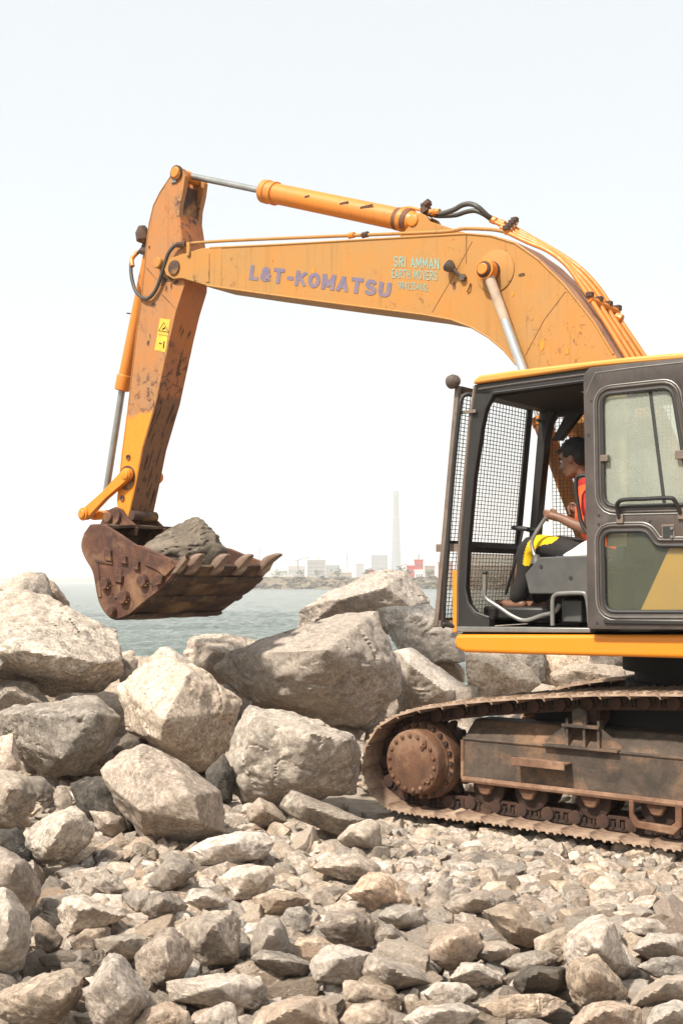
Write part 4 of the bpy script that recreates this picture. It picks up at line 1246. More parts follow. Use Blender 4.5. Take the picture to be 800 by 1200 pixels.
for z0, z1 in ((.03, .645), (.68, .97)):
    mb = MB()
    ln = (gpt(z1, 0) - gpt(z0, 0)).length
    nh = int(ln / .0262); nv = int((GV - .05 - GF - .03) / .043)
    for k in range(1, nh):
        t = z0 + (z1 - z0) * k / nh
        a_, b_ = gpt(t, GV - .04), gpt(t, GF + .025)
        mb.box((a_ + b_) / 2 + Vector((.003, 0, 0)), (.0045, (a_ - b_).length, .0042))
    for k in range(nv + 1):
        v = GF + .03 + (GV - .075 - GF) * k / nv
        a_, b_ = gpt(z0, v), gpt(z1, v)
        mb.tube([a_, b_], .0031, 4)
    o_ = obj('wire_mesh', mb, M['wire'], guard, 0, False)
    o_['kind'] = 'stuff'
obj('guard_strut', MB().tube(smooth_path([P(553, 463, 1.36), P(547, 462, 1.38), P(541, 466, 1.40), P(538, 480, 1.42), P(530, 560, 1.42), P(524, 640, 1.42), P(519, 726, 1.42), P(521, 731, 1.42), P(532, 734, 1.38)], 4), .0155, 10), M['cabdark'], guard)
obj('guard_strap', MB().box(P(545, 483, 1.40), (.16, .012, .022)), M['guard'], guard, .003)
obj('guard_strap', MB().box(P(524, 642, 1.37), (.17, .02, .05)), M['guard'], guard, .003)
obj('guard_strap', MB().box(P(522, 731, 1.37), (.19, .02, .045)), M['guard'], guard, .003)
hl = obj('work_lamp', MB().lathe(P(528, 448, 1.40), (-.9, .35, .05), [(-.01, .035), (0, .046), (.03, .048), (.06, .036), (.075, .012)], 20), M['lamp'], guard, label='round lamp on top of the guard post')
obj('lamp_lens', MB().lathe(P(528, 448, 1.40) + Vector((.009, -.003, 0)), (.9, -.35, -.05), [(0, .034), (.012, .025), (.016, .01)], 20), M['lampglass'], hl)
# far side window mesh, behind the operator
sg_a = [P(632, 0, 0)] if False else None
uA = UZ(575, 500, FV)[0]
mb = MB()
ua, ub2 = UZ(690, 470, FV)[0] - .6, UZ(690, 470, FV)[0] + .28
za, zb = UZ(690, 640, FV)[1], UZ(690, 462, FV)[1]
n_ = int((zb - za) / .026)
for k in range(n_ + 1):
    z = za + (zb - za) * k / n_
    mb.box(((ua + ub2) / 2, FV + .02, z), (ub2 - ua, .004, .0036))
n_ = int((ub2 - ua) / .028)
for k in range(n_ + 1):
    mb.box((ua + (ub2 - ua) * k / n_, FV + .024, (za + zb) / 2), (.0036, .004, zb - za))
o_ = obj('side_wire_mesh', mb, M['wire'], cab, 0, False)
o_['kind'] = 'stuff'

M['panel_yellow'] = painted('panel_yellow', (0.85, 0.48, 0.08), (0.80, 0.50, 0.15), .4, rust_amt=.1, rough=.5, streak=False)
# ---- the door, swung back against the cab side
DRV = 1.455
out = [(684.5, 440), (691, 431.5), (740, 426), (800, 420.3), (868, 414), (874, 738), (689.5, 737), (688.5, 640), (686.5, 560)]
w1 = roundpoly(poly_uz([(704.5, 462), (788.5, 453), (806, 560), (806, 592.5), (707, 595)], DRV), [.07, .07, .03, .04, .09])
w2 = roundpoly(poly_uz([(706, 622), (758, 621), (770, 638.5), (846, 639), (846, 718), (708, 718)], DRV), [.07, .04, .03, .05, .05, .08])
w3 = roundpoly(poly_uz([(799, 458), (850, 452), (852, 592), (816, 592.5), (816, 560)], DRV), [.05, .07, .05, .04, .03])
door = plate('cab_door', roundpoly(poly_uz(out, DRV), .02), [w1, w2, w3], DRV, .036, M['cab'], ex, .006, 'brown-grey cab door swung back flat against the cab side')
OFFc = OFF[door.name]
def glass_pane(loop, mat, name='door_window'):
    return obj(name, MB().prism([tuple(p) for p in loop], DRV - .006, DRV - .001), M[mat], door, 0)
for lp, mt in ((w1, 'glassup'), (w2, 'glasslow'), (w3, 'glassup')):
    g_ = glass_pane(lp, mt)
def ringtube(loop, grow, r, v, mat, name):
    c_ = Vector((sum(p[0] for p in loop) / len(loop), sum(p[1] for p in loop) / len(loop)))
    pts = []
    m = len(loop)
    for i in range(m):
        a_ = Vector(loop[i - 1]); b_ = Vector(loop[(i + 1) % m])
        t_ = (b_ - a_).normalized(); nr = Vector((-t_.y, t_.x))
        if nr.dot(Vector(loop[i]) - c_) < 0: nr = -nr
        q = Vector(loop[i]) + nr * grow
        pts.append((q.x, v, q.y))
    pts.append(pts[0]); 
    return obj(name, MB().tube(pts, r, 8, False), M[mat], door)
for lp in (w1, w2):
    ringtube(lp, -.004, .0135, DRV + .012, 'rubber', 'window_seal')
    ringtube(lp, .028, .010, DRV + .018, 'cab', 'window_moulding')
    ringtube(lp, .044, .005, DRV + .018, 'grey', 'window_moulding')
ringtube(w3, -.004, .0135, DRV + .012, 'rubber', 'window_seal')
obj('window_divider', MB().prism(poly_uz([(759, 457), (763, 456.5), (780, 592), (776, 592)], DRV), DRV - .02, DRV + .002), M['rubber'], door, .002)
# crease line, hinge, latch, handle
strip([(686, 462), (697, 437), (740, 431), (800, 424.5), (860, 418.5)], DRV + .018, .004, 'panel_crease', M['grey'], door)
obj('door_handle', MB().tube(smooth_path([P(725, 607, 1.485), P(722.5, 595, 1.50), P(724, 588.5, 1.515), P(732, 585.5, 1.52), P(757, 584.5, 1.52), P(783, 583.5, 1.52), P(790, 587, 1.51), P(797, 602, 1.485)], 5), .0125, 10), M['cabdark'], door)
for x, y in ((726, 608), (798, 603)):
    obj('handle_foot', MB().box(P(x, y, 1.48), (.045, .02, .055)), M['guard'], door, .004)
lt = obj('door_latch', MB().prism(poly_uz([(776, 615), (791, 614.5), (792, 631.5), (777, 632.5)], DRV), DRV + .017, DRV + .026), M['guard'], door, .004)
obj('latch_recess', MB().prism(poly_uz([(778, 617), (789.5, 616.5), (790, 630), (778.5, 631)], DRV), DRV + .0262, DRV + .030), M['black'], lt, .002)
for x, y in ((786.5, 619), (786.5, 629)):
    obj('latch_bolt', MB().lathe(P(x, y, DRV + .03), (0, 1, 0), [(0, .009), (.006, .009)], 8), M['grey'], lt)
mb = MB()
for x, y in ((701, 614.5), (701, 604), (761, 611), (772, 632), (692, 470), (689, 510), (699, 730)):
    mb.lathe(P(x, y, DRV + .017), (0, 1, 0), [(0, .009), (.004, .008)], 8)
obj('rivet', mb, M['black'], door)['kind'] = 'stuff'
obj('window_catch', MB().box(P(708, 537, DRV + .02), (.05, .03, .04)), M['guard'], door, .004)
obj('window_catch', MB().box(P(797, 533, DRV + .02), (.06, .03, .05)), M['guard'], door, .004)
cp('body_panel', [(748, 720), (784, 642), (862, 642), (862, 720)], 1.444, 1.432, 'panel_yellow', .002, ref=1.44, par=ex)
cp('door_bottom_rail', [(708, 726), (866, 728), (866, 733), (710, 731)], DRV + .03, DRV + .016, 'cabdark', .005, ref=DRV, par=door)
# bent tube seen at the door edge beside the operator
obj('seat_rail', MB().tube(smooth_path([P(690, 557, 1.2), P(680, 557.5, 1.2), P(675, 561, 1.2), P(674.5, 575, 1.2), P(678, 600, 1.2), P(681, 613, 1.2), P(688, 625, 1.2), P(694, 634, 1.2)], 5), .013, 10), M['cabdark'], cab)

# ================================================================ OPERATOR
person = thing('person', 'dark-haired driver in orange vest and dark yellow-striped trousers, sitting at the excavator levers', 'person',
               Matrix.Translation(ORG) @ ex.rotation_euler.to_matrix() @ P(712, 664, .9) if False else (ORG + F * P(712, 664, .9).x + L * .9 + Vector((0, 0, P(712, 664, .9).z))), math.atan2(F.y, F.x))
OFF[person.name] = Vector((P(712, 664, .9).x, .9, P(712, 664, .9).z))
def fabric(name, c, var=.2, scale=18):
    m = plain(name, c, .9, 0, var, scale)
    return m
M['skin'] = plain('skin_brown', (.17, .078, .045), .5, 0, .12, 14)
M['hair'] = plain('hair_black', (.006, .005, .005), .75, 0, .4, 90)
M['vest'] = fabric('vest_orange', (.95, .10, .015))
M['shirt'] = fabric('shirt_red', (.42, .02, .02))
M['trous'] = fabric('trousers_black', (.018, .015, .014), .35)
M['stripe'] = fabric('stripe_yellow', (.72, .47, .004), .1)
def limb(segs):
    """segs: list of chains [(point, radius)...] -> tubes with rounded ends, merged later by remesh"""
    mb = MB()
    for ch in segs:
        pts = smooth_path([p for p, _ in ch], 4) if len(ch) > 2 else [ch[0][0], ch[1][0]]
        n_ = len(pts)
        rr = []
        for i in range(n_):
            t = i / (n_ - 1) * (len(ch) - 1); k = min(int(t), len(ch) - 2); f_ = t - k
            rr.append(ch[k][1] * (1 - f_) + ch[k + 1][1] * f_)
        a_ = Vector(pts[0]); b_ = Vector(pts[-1])
        d0 = (Vector(pts[1]) - a_).normalized(); d1 = (b_ - Vector(pts[-2])).normalized()
        full = [a_ - d0 * rr[0] * .9, a_ - d0 * rr[0] * .6] + list(pts) + [b_ + d1 * rr[-1] * .6, b_ + d1 * rr[-1] * .9]
        fr_ = [rr[0] * .3, rr[0] * .75] + rr + [rr[-1] * .75, rr[-1] * .3]
        mb.tube(full, fr_, 14)
    return mb
def blob(mb, c, r, n=14):
    c = Vector(c)
    rings = []
    for k in range(1, n):
        a_ = math.pi * k / n
        rings.append([c + Vector((math.sin(a_) * math.cos(b_) * r[0], math.sin(a_) * math.sin(b_) * r[1], -math.cos(a_) * r[2])) for b_ in [2 * math.pi * i / 16 for i in range(16)]])
    mb.rings(rings)
def remeshed(name, mb, mat, par, vox, smooth_it=4, label=None):
    o_ = obj(name, mb, mat, par, 0, True, label)
    o_.data.shade_smooth() if hasattr(o_.data, 'shade_smooth') else None
    r_m = o_.modifiers.new('remesh', 'REMESH'); r_m.mode = 'VOXEL'; r_m.voxel_size = vox; r_m.use_smooth_shade = True
    s_m = o_.modifiers.new('smooth', 'SMOOTH'); s_m.factor = .5; s_m.iterations = smooth_it
    dg = bpy.context.evaluated_depsgraph_get()
    me = bpy.data.meshes.new_from_object(o_.evaluated_get(dg))
    o_.modifiers.clear()
    old = o_.data; o_.data = me; me.name = name
    if not me.materials: me.materials.append(mat)
    for p in me.polygons: p.use_smooth = True
    bpy.data.meshes.remove(old)
    return o_
hipn, hipf = P(716, 655, 1.0), P(738, 655, .80)
kn, kf = P(622, 641, 1.02), P(646, 642, .80)
an, af = P(607, 703, 1.0), P(632, 704, .80)
tn, tf = P(588, 706, 1.0), P(612, 708, .80)
pel = P(722, 652, .9); chest = P(702, 597, .9); nb = P(692, 571, .9)
shn, shf = P(694, 582, 1.07), P(726, 580, .73)
eln, elf = P(689, 618, 1.10), P(711, 612, .72)
wrn, wrf = P(656, 607, 1.10), P(684, 600, .80)
hdn, hdf = P(645, 604, 1.10), P(674, 597, .80)
hc = P(672.5, 538, .93)     # head centre
body = limb([[(pel, .13), (chest, .13), (nb, .07)], [(nb, .058), (nb * .4 + hc * .6 + Vector((-.02, 0, -.03)), .052), (hc + Vector((-.02, 0, -.02)), .06)],
             [(shn, .062), (eln, .046), (wrn, .028), (hdn, .030)], [(shf, .062), (elf, .046), (wrf, .028), (hdf, .030)],
             [(hipn, .07), (kn, .040), (an, .034)], [(hipf, .07), (kf, .040), (af, .034)],
             [(an + Vector((-.03, 0, -.03)), .036), (an + Vector((.06, 0, -.035)), .034), (tn, .022)], [(af + Vector((-.03, 0, -.03)), .036), (af + Vector((.06, 0, -.035)), .034), (tf, .022)]])
for t_, s_ in ((tn, 1), (tf, -1)):
    for k in range(5):
        off = Vector((.012 - .006 * k, s_ * (-.028 + .014 * k) * -1, -.004))
        body.tube([t_ + off + Vector((-.02, 0, .002)), t_ + off + Vector((.02 - .002 * k, 0, .004)), t_ + off + Vector((.036 - .003 * k, 0, -.004))], [.011 - .001 * k, .010 - .001 * k, .005], 8)
# hands: palm then five curled fingers, gripping the lever
def hand(mb, w, h, grip, s_):
    d_ = (h - w).normalized()
    up = Vector((0, 0, 1)); sd_ = Vector((0, 1, 0))
    for k in range(4):
        lat = sd_ * 0 + up * (.026 - .017 * k)
        ln = (.030, .034, .031, .024)[k]
        b0 = h + lat * .9 + d_ * .012
        b1 = b0 + d_ * ln + sd_ * (s_ * .010) + up * -.002
        b2 = b1 + d_ * ln * .25 + sd_ * (-s_ * .022) + up * -.014
        b3 = b2 - d_ * ln * .55 + sd_ * (-s_ * .010) + up * -.006
        mb.tube([b0, b1, b2, b3], [.0105, .0098, .0090, .0075], 8)
    th0 = w + d_ * .035 + up * .022 - sd_ * s_ * .012
    mb.tube([th0, th0 + d_ * .030 + up * .016 - sd_ * s_ * .014, th0 + d_ * .056 + up * .010 - sd_ * s_ * .020], [.013, .011, .008], 8)
hand(body, wrn, hdn, None, 1)
hand(body, wrf, hdf, None, -1)
# head: sections stacked from chin to crown, facing +x and bowed a little
hd_rings = []
prof_h = [(-.118, .060, .012, .020), (-.112, .078, -.012, .034), (-.098, .084, -.045, .048), (-.080, .083, -.066, .056), (-.066, .088, -.078, .060), (-.052, .085, -.086, .063), (-.040, .090, -.090, .066),
          (-.026, .088, -.094, .069), (-.010, .088, -.098, .071), (.004, .084, -.100, .072), (.018, .090, -.101, .073), (.034, .092, -.101, .074), (.056, .088, -.099, .074), (.080, .074, -.090, .069), (.100, .050, -.070, .056), (.114, .018, -.035, .034), (.118, .002, -.015, .012)]
nose = {-.052: .006, -.040: .026, -.026: .044, -.010: .032, .004: .018, .018: .004}
lips = {-.066: .014, -.080: .011, -.052: .006, -.098: .004}
rot = Matrix.Rotation(R(16), 3, 'Y')
for z, xf, xb, hw in prof_h:
    rg = []
    cx_ = (xf + xb) / 2; rx_ = (xf - xb) / 2
    for k in range(28):
        a_ = 2 * math.pi * k / 28
        ca, sa = math.cos(a_), math.sin(a_)
        x = cx_ + rx_ * math.copysign(abs(ca) ** .92, ca)
        y = hw * math.copysign(abs(sa) ** .95, sa)
        g_ = math.exp(-(y / .015) ** 2) if ca > 0 else 0
        g2 = math.exp(-(y / .026) ** 2) if ca > 0 else 0
        x += nose.get(z, 0) * g_ + lips.get(z, 0) * g2
        if ca > 0 and z in (.004, .018, -.010):       # eye sockets
            x -= .010 * math.exp(-((abs(y) - .032) / .014) ** 2)
        rg.append(hc + rot @ Vector((x, y, z)))
    hd_rings.append(rg)
body.rings(hd_rings)
for s_ in (1, -1):
    ec = hc + rot @ Vector((-.008, s_ * .074, -.008))
    blob(body, ec, (.017, .010, .030), 10)
bd = remeshed('body', body, M['skin'], person, .0055, 2)
for s_ in (1, -1):
    e1 = hc + rot @ Vector((.077, s_ * .031, .006))
    mb = MB(); blob(mb, e1, (.010, .012, .010), 8)
    obj('eye', mb, plain('eye_white', (.5, .45, .4), .3), person)
    mb = MB(); blob(mb, e1 + rot @ Vector((.006, 0, 0)), (.0055, .006, .006), 6)
    obj('pupil', mb, M['hair'], person)
    mb = MB().tube([hc + rot @ Vector((.084, s_ * .014, .024)), hc + rot @ Vector((.088, s_ * .032, .029)), hc + rot @ Vector((.075, s_ * .052, .022))], [.003, .005, .003], 6)
    obj('eyebrow', mb, M['hair'], person)
mb = MB()
r_ = random.Random(3)
hcap = hc + rot @ Vector((-.022, 0, .046))
blob(mb, hcap, (.100, .086, .090), 18)
blob(mb, hc + rot @ Vector((-.052, 0, .0)), (.062, .080, .085), 14)
for k in range(60):
    a_ = r_.uniform(0, 2 * math.pi); e_ = r_.uniform(.0, 1.5)
    p = hc + rot @ Vector((-.018 + .105 * math.cos(a_) * math.cos(e_), .080 * math.sin(a_) * math.cos(e_), .044 + .088 * math.sin(e_)))
    if math.cos(a_) > .8 and e_ < .3: continue
    blob(mb, p, (.016, .014, .014), 6)
for k in range(16):   # back and nape
    blob(mb, hc + rot @ Vector((-.085 + r_.uniform(-.012, .01), r_.uniform(-.05, .05), r_.uniform(-.05, .04))), (.024, .02, .026), 6)
for k in range(12):   # fringe
    y_ = -.05 + .1 * k / 11
    blob(mb, hc + rot @ Vector((.076 - abs(y_) * .25, y_, .072 + r_.uniform(-.004, .006))), (.026, .014, .018), 6)
for s_ in (1, -1):
    for k in range(5):
        blob(mb, hc + rot @ Vector((.03 - .02 * k, s_ * .072, .03 - .004 * k)), (.016, .007, .014), 6)
remeshed('hair', mb, M['hair'], person, .006, 9)
# shirt, vest
sh = limb([[(pel, .132), (chest, .132), (nb, .080)], [(nb, .078), (nb * .8 + hc * .2, .068)], [(shn, .074), (shn * .55 + eln * .45, .064)], [(shf, .074), (shf * .55 + elf * .45, .064)]])
remeshed('shirt', sh, M['shirt'], person, .009, 3)
vs_ = limb([[(pel + Vector((0, 0, .03)), .165), (chest, .172), (nb + Vector((0, 0, -.02)), .09)], [(shn + Vector((0, -.03, 0)), .082), (shf + Vector((0, .03, 0)), .082)]])
remeshed('vest', vs_, M['vest'], person, .010, 3)
# trousers
trs = limb([[(pel, .15), (pel + Vector((.03, 0, -.02)), .14)], [(hipn, .098), (hipn * .5 + kn * .5 + Vector((0, 0, .006)), .086), (kn, .074), (kn * .5 + an * .5 + Vector((-.01, 0, 0)), .066), (an + Vector((0, 0, .03)), .062)],
            [(hipf, .098), (hipf * .5 + kf * .5 + Vector((0, 0, .006)), .086), (kf, .074), (kf * .5 + af * .5 + Vector((-.01, 0, 0)), .066), (af + Vector((0, 0, .03)), .062)]])
tro = remeshed('trousers', trs, M['trous'], person, .008, 3)
# yellow stripe: faces of the trousers near leg in a curved band over the knee
tro.data.materials.append(M['stripe'])
toff = OFF[tro.name]
ctrl = [P(641, 628, 1.1), P(627, 634, 1.1), P(619, 645, 1.1), P(614, 660, 1.1)]
cs = smooth_path([(c.x, 0, c.z) for c in ctrl], 5)
for p in tro.data.polygons:
    c = p.center + toff
    if c.y > 1.0:
        q = Vector((c.x, 0, c.z))
        best = min(range(len(cs)), key=lambda i: (cs[i] - q).length)
        w_ = .052 * (1 - .6 * best / (len(cs) - 1))
        if (cs[best] - q).length < w_: p.material_index = 1
# white cloth on the seat
clo = thing('cloth', 'crumpled white cloth over the seat side beside the driver in the cab', 'cloth', (0, 0, 0)) if False else None
mb = MB()
cc = [(654, 655), (664, 648), (676, 640), (688, 632), (700, 634), (702, 655)]
g0 = [P(x, y, 1.17) for x, y in cc]; 
rings = []
for k in range(7):
    v = 1.20 - .03 * k
    rings.append([Vector((p.x + .008 * math.sin(k * 2 + i), v, p.z + .012 * math.sin(i * 2.3 + k * 1.7))) for i, p in enumerate(g0)])
mb.rings(rings)
cl = obj('cloth', mb, M['cloth'], None, 0)
ss = cl.modifiers.new('sub', 'SUBSURF'); ss.levels = 2; ss.render_levels = 2
cloc = cl.location.copy()
cl.location = ORG + F * cloc.x + L * cloc.y + Vector((0, 0, cloc.z)); cl.rotation_euler = (0, 0, math.atan2(F.y, F.x))
tag(cl, 'crumpled white cloth draped over the seat edge beside the driver', 'cloth')
# ================================================================ ROCKS
def ico(sub):
    bm = bmesh.new()
    bmesh.ops.create_icosphere(bm, subdivisions=sub, radius=1.0)
    bm.verts.ensure_lookup_table()
    v = np.array([tuple(q.co) for q in bm.verts]); v /= np.linalg.norm(v, axis=1)[:, None]
    f = np.array([[q.index for q in p.verts] for p in bm.faces])
    bm.free()
    return v, f
ICO = {k: ico(k) for k in (2, 3, 4, 5, 6)}
def np_mesh(name, v, f, mat, smooth=True, sharp=None):
    me = bpy.data.meshes.new(name)
    me.vertices.add(len(v)); me.vertices.foreach_set('co', v.astype(np.float32).ravel())
    me.loops.add(f.size); me.loops.foreach_set('vertex_index', f.astype(np.int32).ravel())
    me.polygons.add(len(f)); me.polygons.foreach_set('loop_start', np.arange(0, f.size, f.shape[1], dtype=np.int32))
    me.update(calc_edges=True)
    me.polygons.foreach_set('use_smooth', [smooth] * len(f))
    me.materials.append(mat)
    if sharp: me.set_sharp_from_angle(angle=R(sharp))
    return me
def rock_surface(dirs, N, D, p=30, size=1.0, seed=0, rough=1.0, strata=None, chips=3, full=None, cell=1.0):
    dots = np.maximum(dirs @ N.T, 0) / D[None, :]
    off = seed * 7.7
    # knock the corners off with extra fracture planes
    rs = np.random.RandomState(seed + 1000)
    r = 1.0 / (np.power(np.power(dots, p).sum(1), 1.0 / p) + 1e-9)
    base_v = dirs * r[:, None]
    sub_ = base_v[::max(1, len(base_v) // 1500)]
    N2 = rs.randn(chips, 3); N2 /= np.linalg.norm(N2, axis=1)[:, None]
    D2 = (sub_ @ N2.T).max(0) * rs.uniform(.78, .94, chips)
    dots = np.maximum(dirs @ np.vstack([N, N2]).T, 0) / np.concatenate([D, D2])[None, :]
    r = 1.0 / (np.power(np.power(dots, p).sum(1), 1.0 / p) + 1e-9)
    if full is not None:      # never swell past the outline that was drawn
        rf = 1.0 / ((np.maximum(dirs @ full[0].T, 0) / full[1][None, :]).max(1) + 1e-9)
        r = np.minimum(r, rf * 1.07)
    v = dirs * r[:, None]
    q = v / size
    warp = np.stack([fbm(q * 1.6 + off + k * 31, 3, seed + k) for k in range(3)], 1)
    n1 = fbm(q * 2.1 + off + warp * .5, 4, seed + 11)
    n2 = fbm(q * 7.0 + off + warp * 1.2, 4, seed + 23, .55)
    rid = 1 - np.abs(fbm(q * 3.4 + off + warp, 3, seed + 37)) * 3
    # fracture ledges: stepped along a bedding direction
    b = strata if strata is not None else np.array([.3, .2, .93])
    h = (q @ b) * 5.5 + fbm(q * 1.3 + off, 3, seed + 5) * 2.2
    st = h - np.floor(h); st = np.clip((st - .45) / .5, 0, 1); st = st * st * (3 - 2 * st)
    mask = np.clip(fbm(q * 1.1 + off + 9, 2, seed + 51) * 3, 0, 1)
    chip = np.clip(np.abs(fbm(q * 2.6 + off + 77, 3, seed + 61)) * 4 - .2, 0, 1)
    n3 = fbm(q * 17.0 + off, 3, seed + 71, .6)
    crk = np.clip(1 - np.abs(fbm(q * 1.25 + off + 5 + warp * .35, 3, seed + 83)) * 26, 0, 1)
    disp = rough * (.018 * n1 + .013 * n2 + .012 * n3 - .012 * np.clip(rid, 0, 1) ** 3 - (.045 if cell >= 1 else .012) * st * mask - .025 * (1 - chip) - .035 * crk)
    # broken facets: each patch of the skin is tilted its own way, with a small step to its neighbour
    qd = v / np.linalg.norm(v, axis=1)[:, None] + warp * .16
    for K_, am, sh_ in ((14, .6, 40.0), (55, .36, 100.0)):
        S_ = rs.randn(K_, 3); S_ /= np.linalg.norm(S_, axis=1)[:, None]
        dt_ = qd @ S_.T
        wt = np.exp((dt_ - dt_.max(1)[:, None]) * sh_); wt /= wt.sum(1)[:, None]
        g_ = rs.randn(K_, 3) * .17
        o_ = rs.uniform(-.016, .016, K_)
        val = o_[None, :] + qd @ g_.T - (S_ * g_).sum(1)[None, :]
        disp = disp + rough * am * cell * np.clip((wt * val).sum(1), -.07, .05)
    return v + dirs * (disp * size)[:, None]
REFS = []
def tagrock(o, label, group=None, cat='boulder'):
    o['label'] = label; o['category'] = cat
    if group: o['group'] = group
    return o
def boulder(outline, D, front=(), label='', mat='tan', sub=5, thick=.8, seed=None, group=None, name='boulder', rough=1.0, cat='boulder', p=80, hard=False):
    """outline: photo pixels of the silhouette; D: distance; front: (px, py, metres nearer than D)"""
    seed = seed if seed is not None else (abs(hash_(label)) % 97)
    pts = []
    cx = sum(q[0] for q in outline) / len(outline); cy = sum(q[1] for q in outline) / len(outline)
    wpx = max(q[0] for q in outline) - min(q[0] for q in outline)
    wm = wpx * D / FPX
    hm = (max(q[1] for q in outline) - min(q[1] for q in outline)) * D / FPX
    dep = thick * (wm * hm) ** .5
    yb = max(q[1] for q in outline)
    if sub == 5 and wpx < 62 and cat == 'stone': sub = 4
    if yb > 925 and name == 'boulder':
        D2_ = 1400 * 1.53 / (min(yb, 1225) - 680) + .30 * dep
        wm *= D2_ / D; hm *= D2_ / D; dep *= D2_ / D; front = [(x, y, t * D2_ / D) for x, y, t in front]; D = D2_
    for (x, y) in outline:
        pts.append(WD(x, y, D + random.Random(seed + int(x)).uniform(-.08, .08) * dep))
    fr = list(front)
    if not fr:
        rr = random.Random(seed)
        for k in range(3):
            a_ = rr.uniform(0, 6.28)
            fr.append((cx + math.cos(a_) * wpx * .16, cy - hm / wm * wpx * .12 + math.sin(a_) * wpx * .14, dep * rr.uniform(.32, .5)))
    for (x, y, d) in fr:
        pts.append(WD(x, y, D - d))
    for (x, y) in outline:
        if y > cy and not hard: pts.append(WD(cx + (x - cx) * .86, cy + (y - cy) * .92, D - dep * .34))
    for (x, y) in outline:
        pts.append(WD(cx + (x - cx) * .72, cy + (y - cy) * .70, D + dep * .62))
    bm = bmesh.new()
    for q in pts: bm.verts.new(q)
    bmesh.ops.convex_hull(bm, input=bm.verts)
    bmesh.ops.recalc_face_normals(bm, faces=bm.faces)
    c = sum((Vector(q) for q in pts), Vector()) / len(pts)
    N, Dd, NF, DF = [], [], [], []
    for f in sorted(bm.faces, key=lambda f_: -f_.calc_area()):
        if f.calc_area() < 1e-6: continue
        n = f.normal.copy(); d = n.dot(f.calc_center_median() - c)
        if d < 0: n = -n; d = -d
        if d < 1e-3: continue
        NF.append(tuple(n)); DF.append(d)
        if any(n.dot(m_) > (.985 if hard else .915) for m_ in N): continue
        N.append(n); Dd.append(d)
    bm.free()
    N = np.array([tuple(n) for n in N]); Dd = np.array(Dd)
    v, f = ICO[sub]
    ext = np.array([tuple(q - c) for q in pts]); ext = np.sqrt((ext ** 2).mean(0)); v = v * ext; v /= np.linalg.norm(v, axis=1)[:, None]
    size = (wm * hm) ** .5 * .5
    rs = np.random.RandomState(seed)
    b = rs.randn(3); b[2] += 1.2; b /= np.linalg.norm(b)
    s = rock_surface(v, N, Dd, 160 if hard else p, size, seed, rough, b, 1 if hard else 2, (np.array(NF), np.array(DF)), .85 if hard else 1.0)
    s *= 1.01
    REFS.append((label, cx, cy))
    o = bpy.data.objects.new(name, np_mesh(name, s, f, M[mat], sharp=38))
    scene.collection.objects.link(o)
    o.location = c
    return tagrock(o, label, group, cat)
def hash_(s):
    h = 5381
    for ch in s: h = (h * 33 + ord(ch)) & 0xffffffff
    return h
K = 1.11
def px5(pts, ox, oy, s):
    return [(ox + x / s, oy + y / s) for x, y in pts]
# --- left heap
boulder([(-14, 700), (12, 678), (31, 669.5), (52, 672), (60, 690), (66, 712), (40, 735), (-10, 735)], 11.5 * K, [(25, 690, .35)], 'rounded grey-white boulder at the very top of the left heap', 'rgrey')
boulder([(56, 679), (63, 681), (84, 709), (78, 722), (55, 715)], 11.9 * K, [(66, 690, .2)], 'narrow tan rock peeking out behind the topmost left boulder', 'orng', 4)
boulder([(-70, 700), (-20, 676), (6, 690), (4, 722), (-8, 735), (-60, 745)], 10.4 * K, [], 'pale boulder cut by the left edge, just under the heap top', 'pale')
boulder([(-60, 720), (2, 690), (34, 688), (95, 716), (141, 742), (147, 788), (115, 813), (60, 816), (-50, 792)], 9.3 * K, [(12, 754, .8), (46, 766, .92), (82, 781, .92), (141, 776, .35), (-40, 760, .7)], 'largest slab-topped grey boulder of the left heap with dark undercut', 'rgrey', 6, 1.0, rough=1.1, hard=True)
boulder([(-40, 745), (2, 742), (12, 758), (8, 776), (-6, 790), (-40, 795)], 8.7 * K, [], 'rounded grey boulder end at the left edge, below the slab-topped one', 'rgrey', 4)
boulder([(-30, 800), (10, 793), (32, 795), (48, 808), (60, 826), (40, 835), (-30, 840)], 8.9 * K, [(15, 808, .3)], 'low grey boulder wedged under the slab-topped boulder at left', 'rgrey')
boulder([(-18, 835), (8, 828), (88, 816), (114, 815), (142, 841), (130, 875), (104, 911), (53, 909), (18, 886), (-12, 862)], 8.3 * K, [(55, 838, .5), (112, 838, .45), (72, 890, .55), (118, 872, .35)], 'broad pitted grey boulder in the middle of the left heap', 'rgrey', 6, .9, rough=1.0, hard=True)
boulder([(136, 808), (152, 790), (184, 761), (224, 779), (256, 797), (284, 822), (277, 860), (243, 913), (196, 885), (148, 857)], 8.6 * K, [(224, 784, .35), (193, 843, .8), (190, 869, .62), (243, 900, .25), (276, 828, .12)], 'big bright cream boulder with an orange-brown shaded right face', 'pale', 6, .9, seed=7, hard=True)
boulder([(176, 772), (184, 759), (197, 758), (222, 772), (226, 790), (180, 800)], 9.6 * K, [], 'pale rock tip just behind the bright cream boulder', 'pale', 4)
boulder([(140, 770), (150, 765), (162, 772), (160, 800), (140, 800)], 9.9 * K, [], 'small brown rock between slab-topped boulder and cream boulder', 'tan', 4)
boulder([(116, 902), (140, 880), (168, 871), (212, 892), (259, 927), (265, 976), (224, 992), (172, 988), (134, 940)], 7.9 * K, [(160, 892, .3), (225, 930, .55), (235, 965, .5), (165, 950, .5)], 'smooth dusty tan boulder lying below the bright cream boulder', 'tan', 6, .9, seed=21, rough=.7, hard=True)
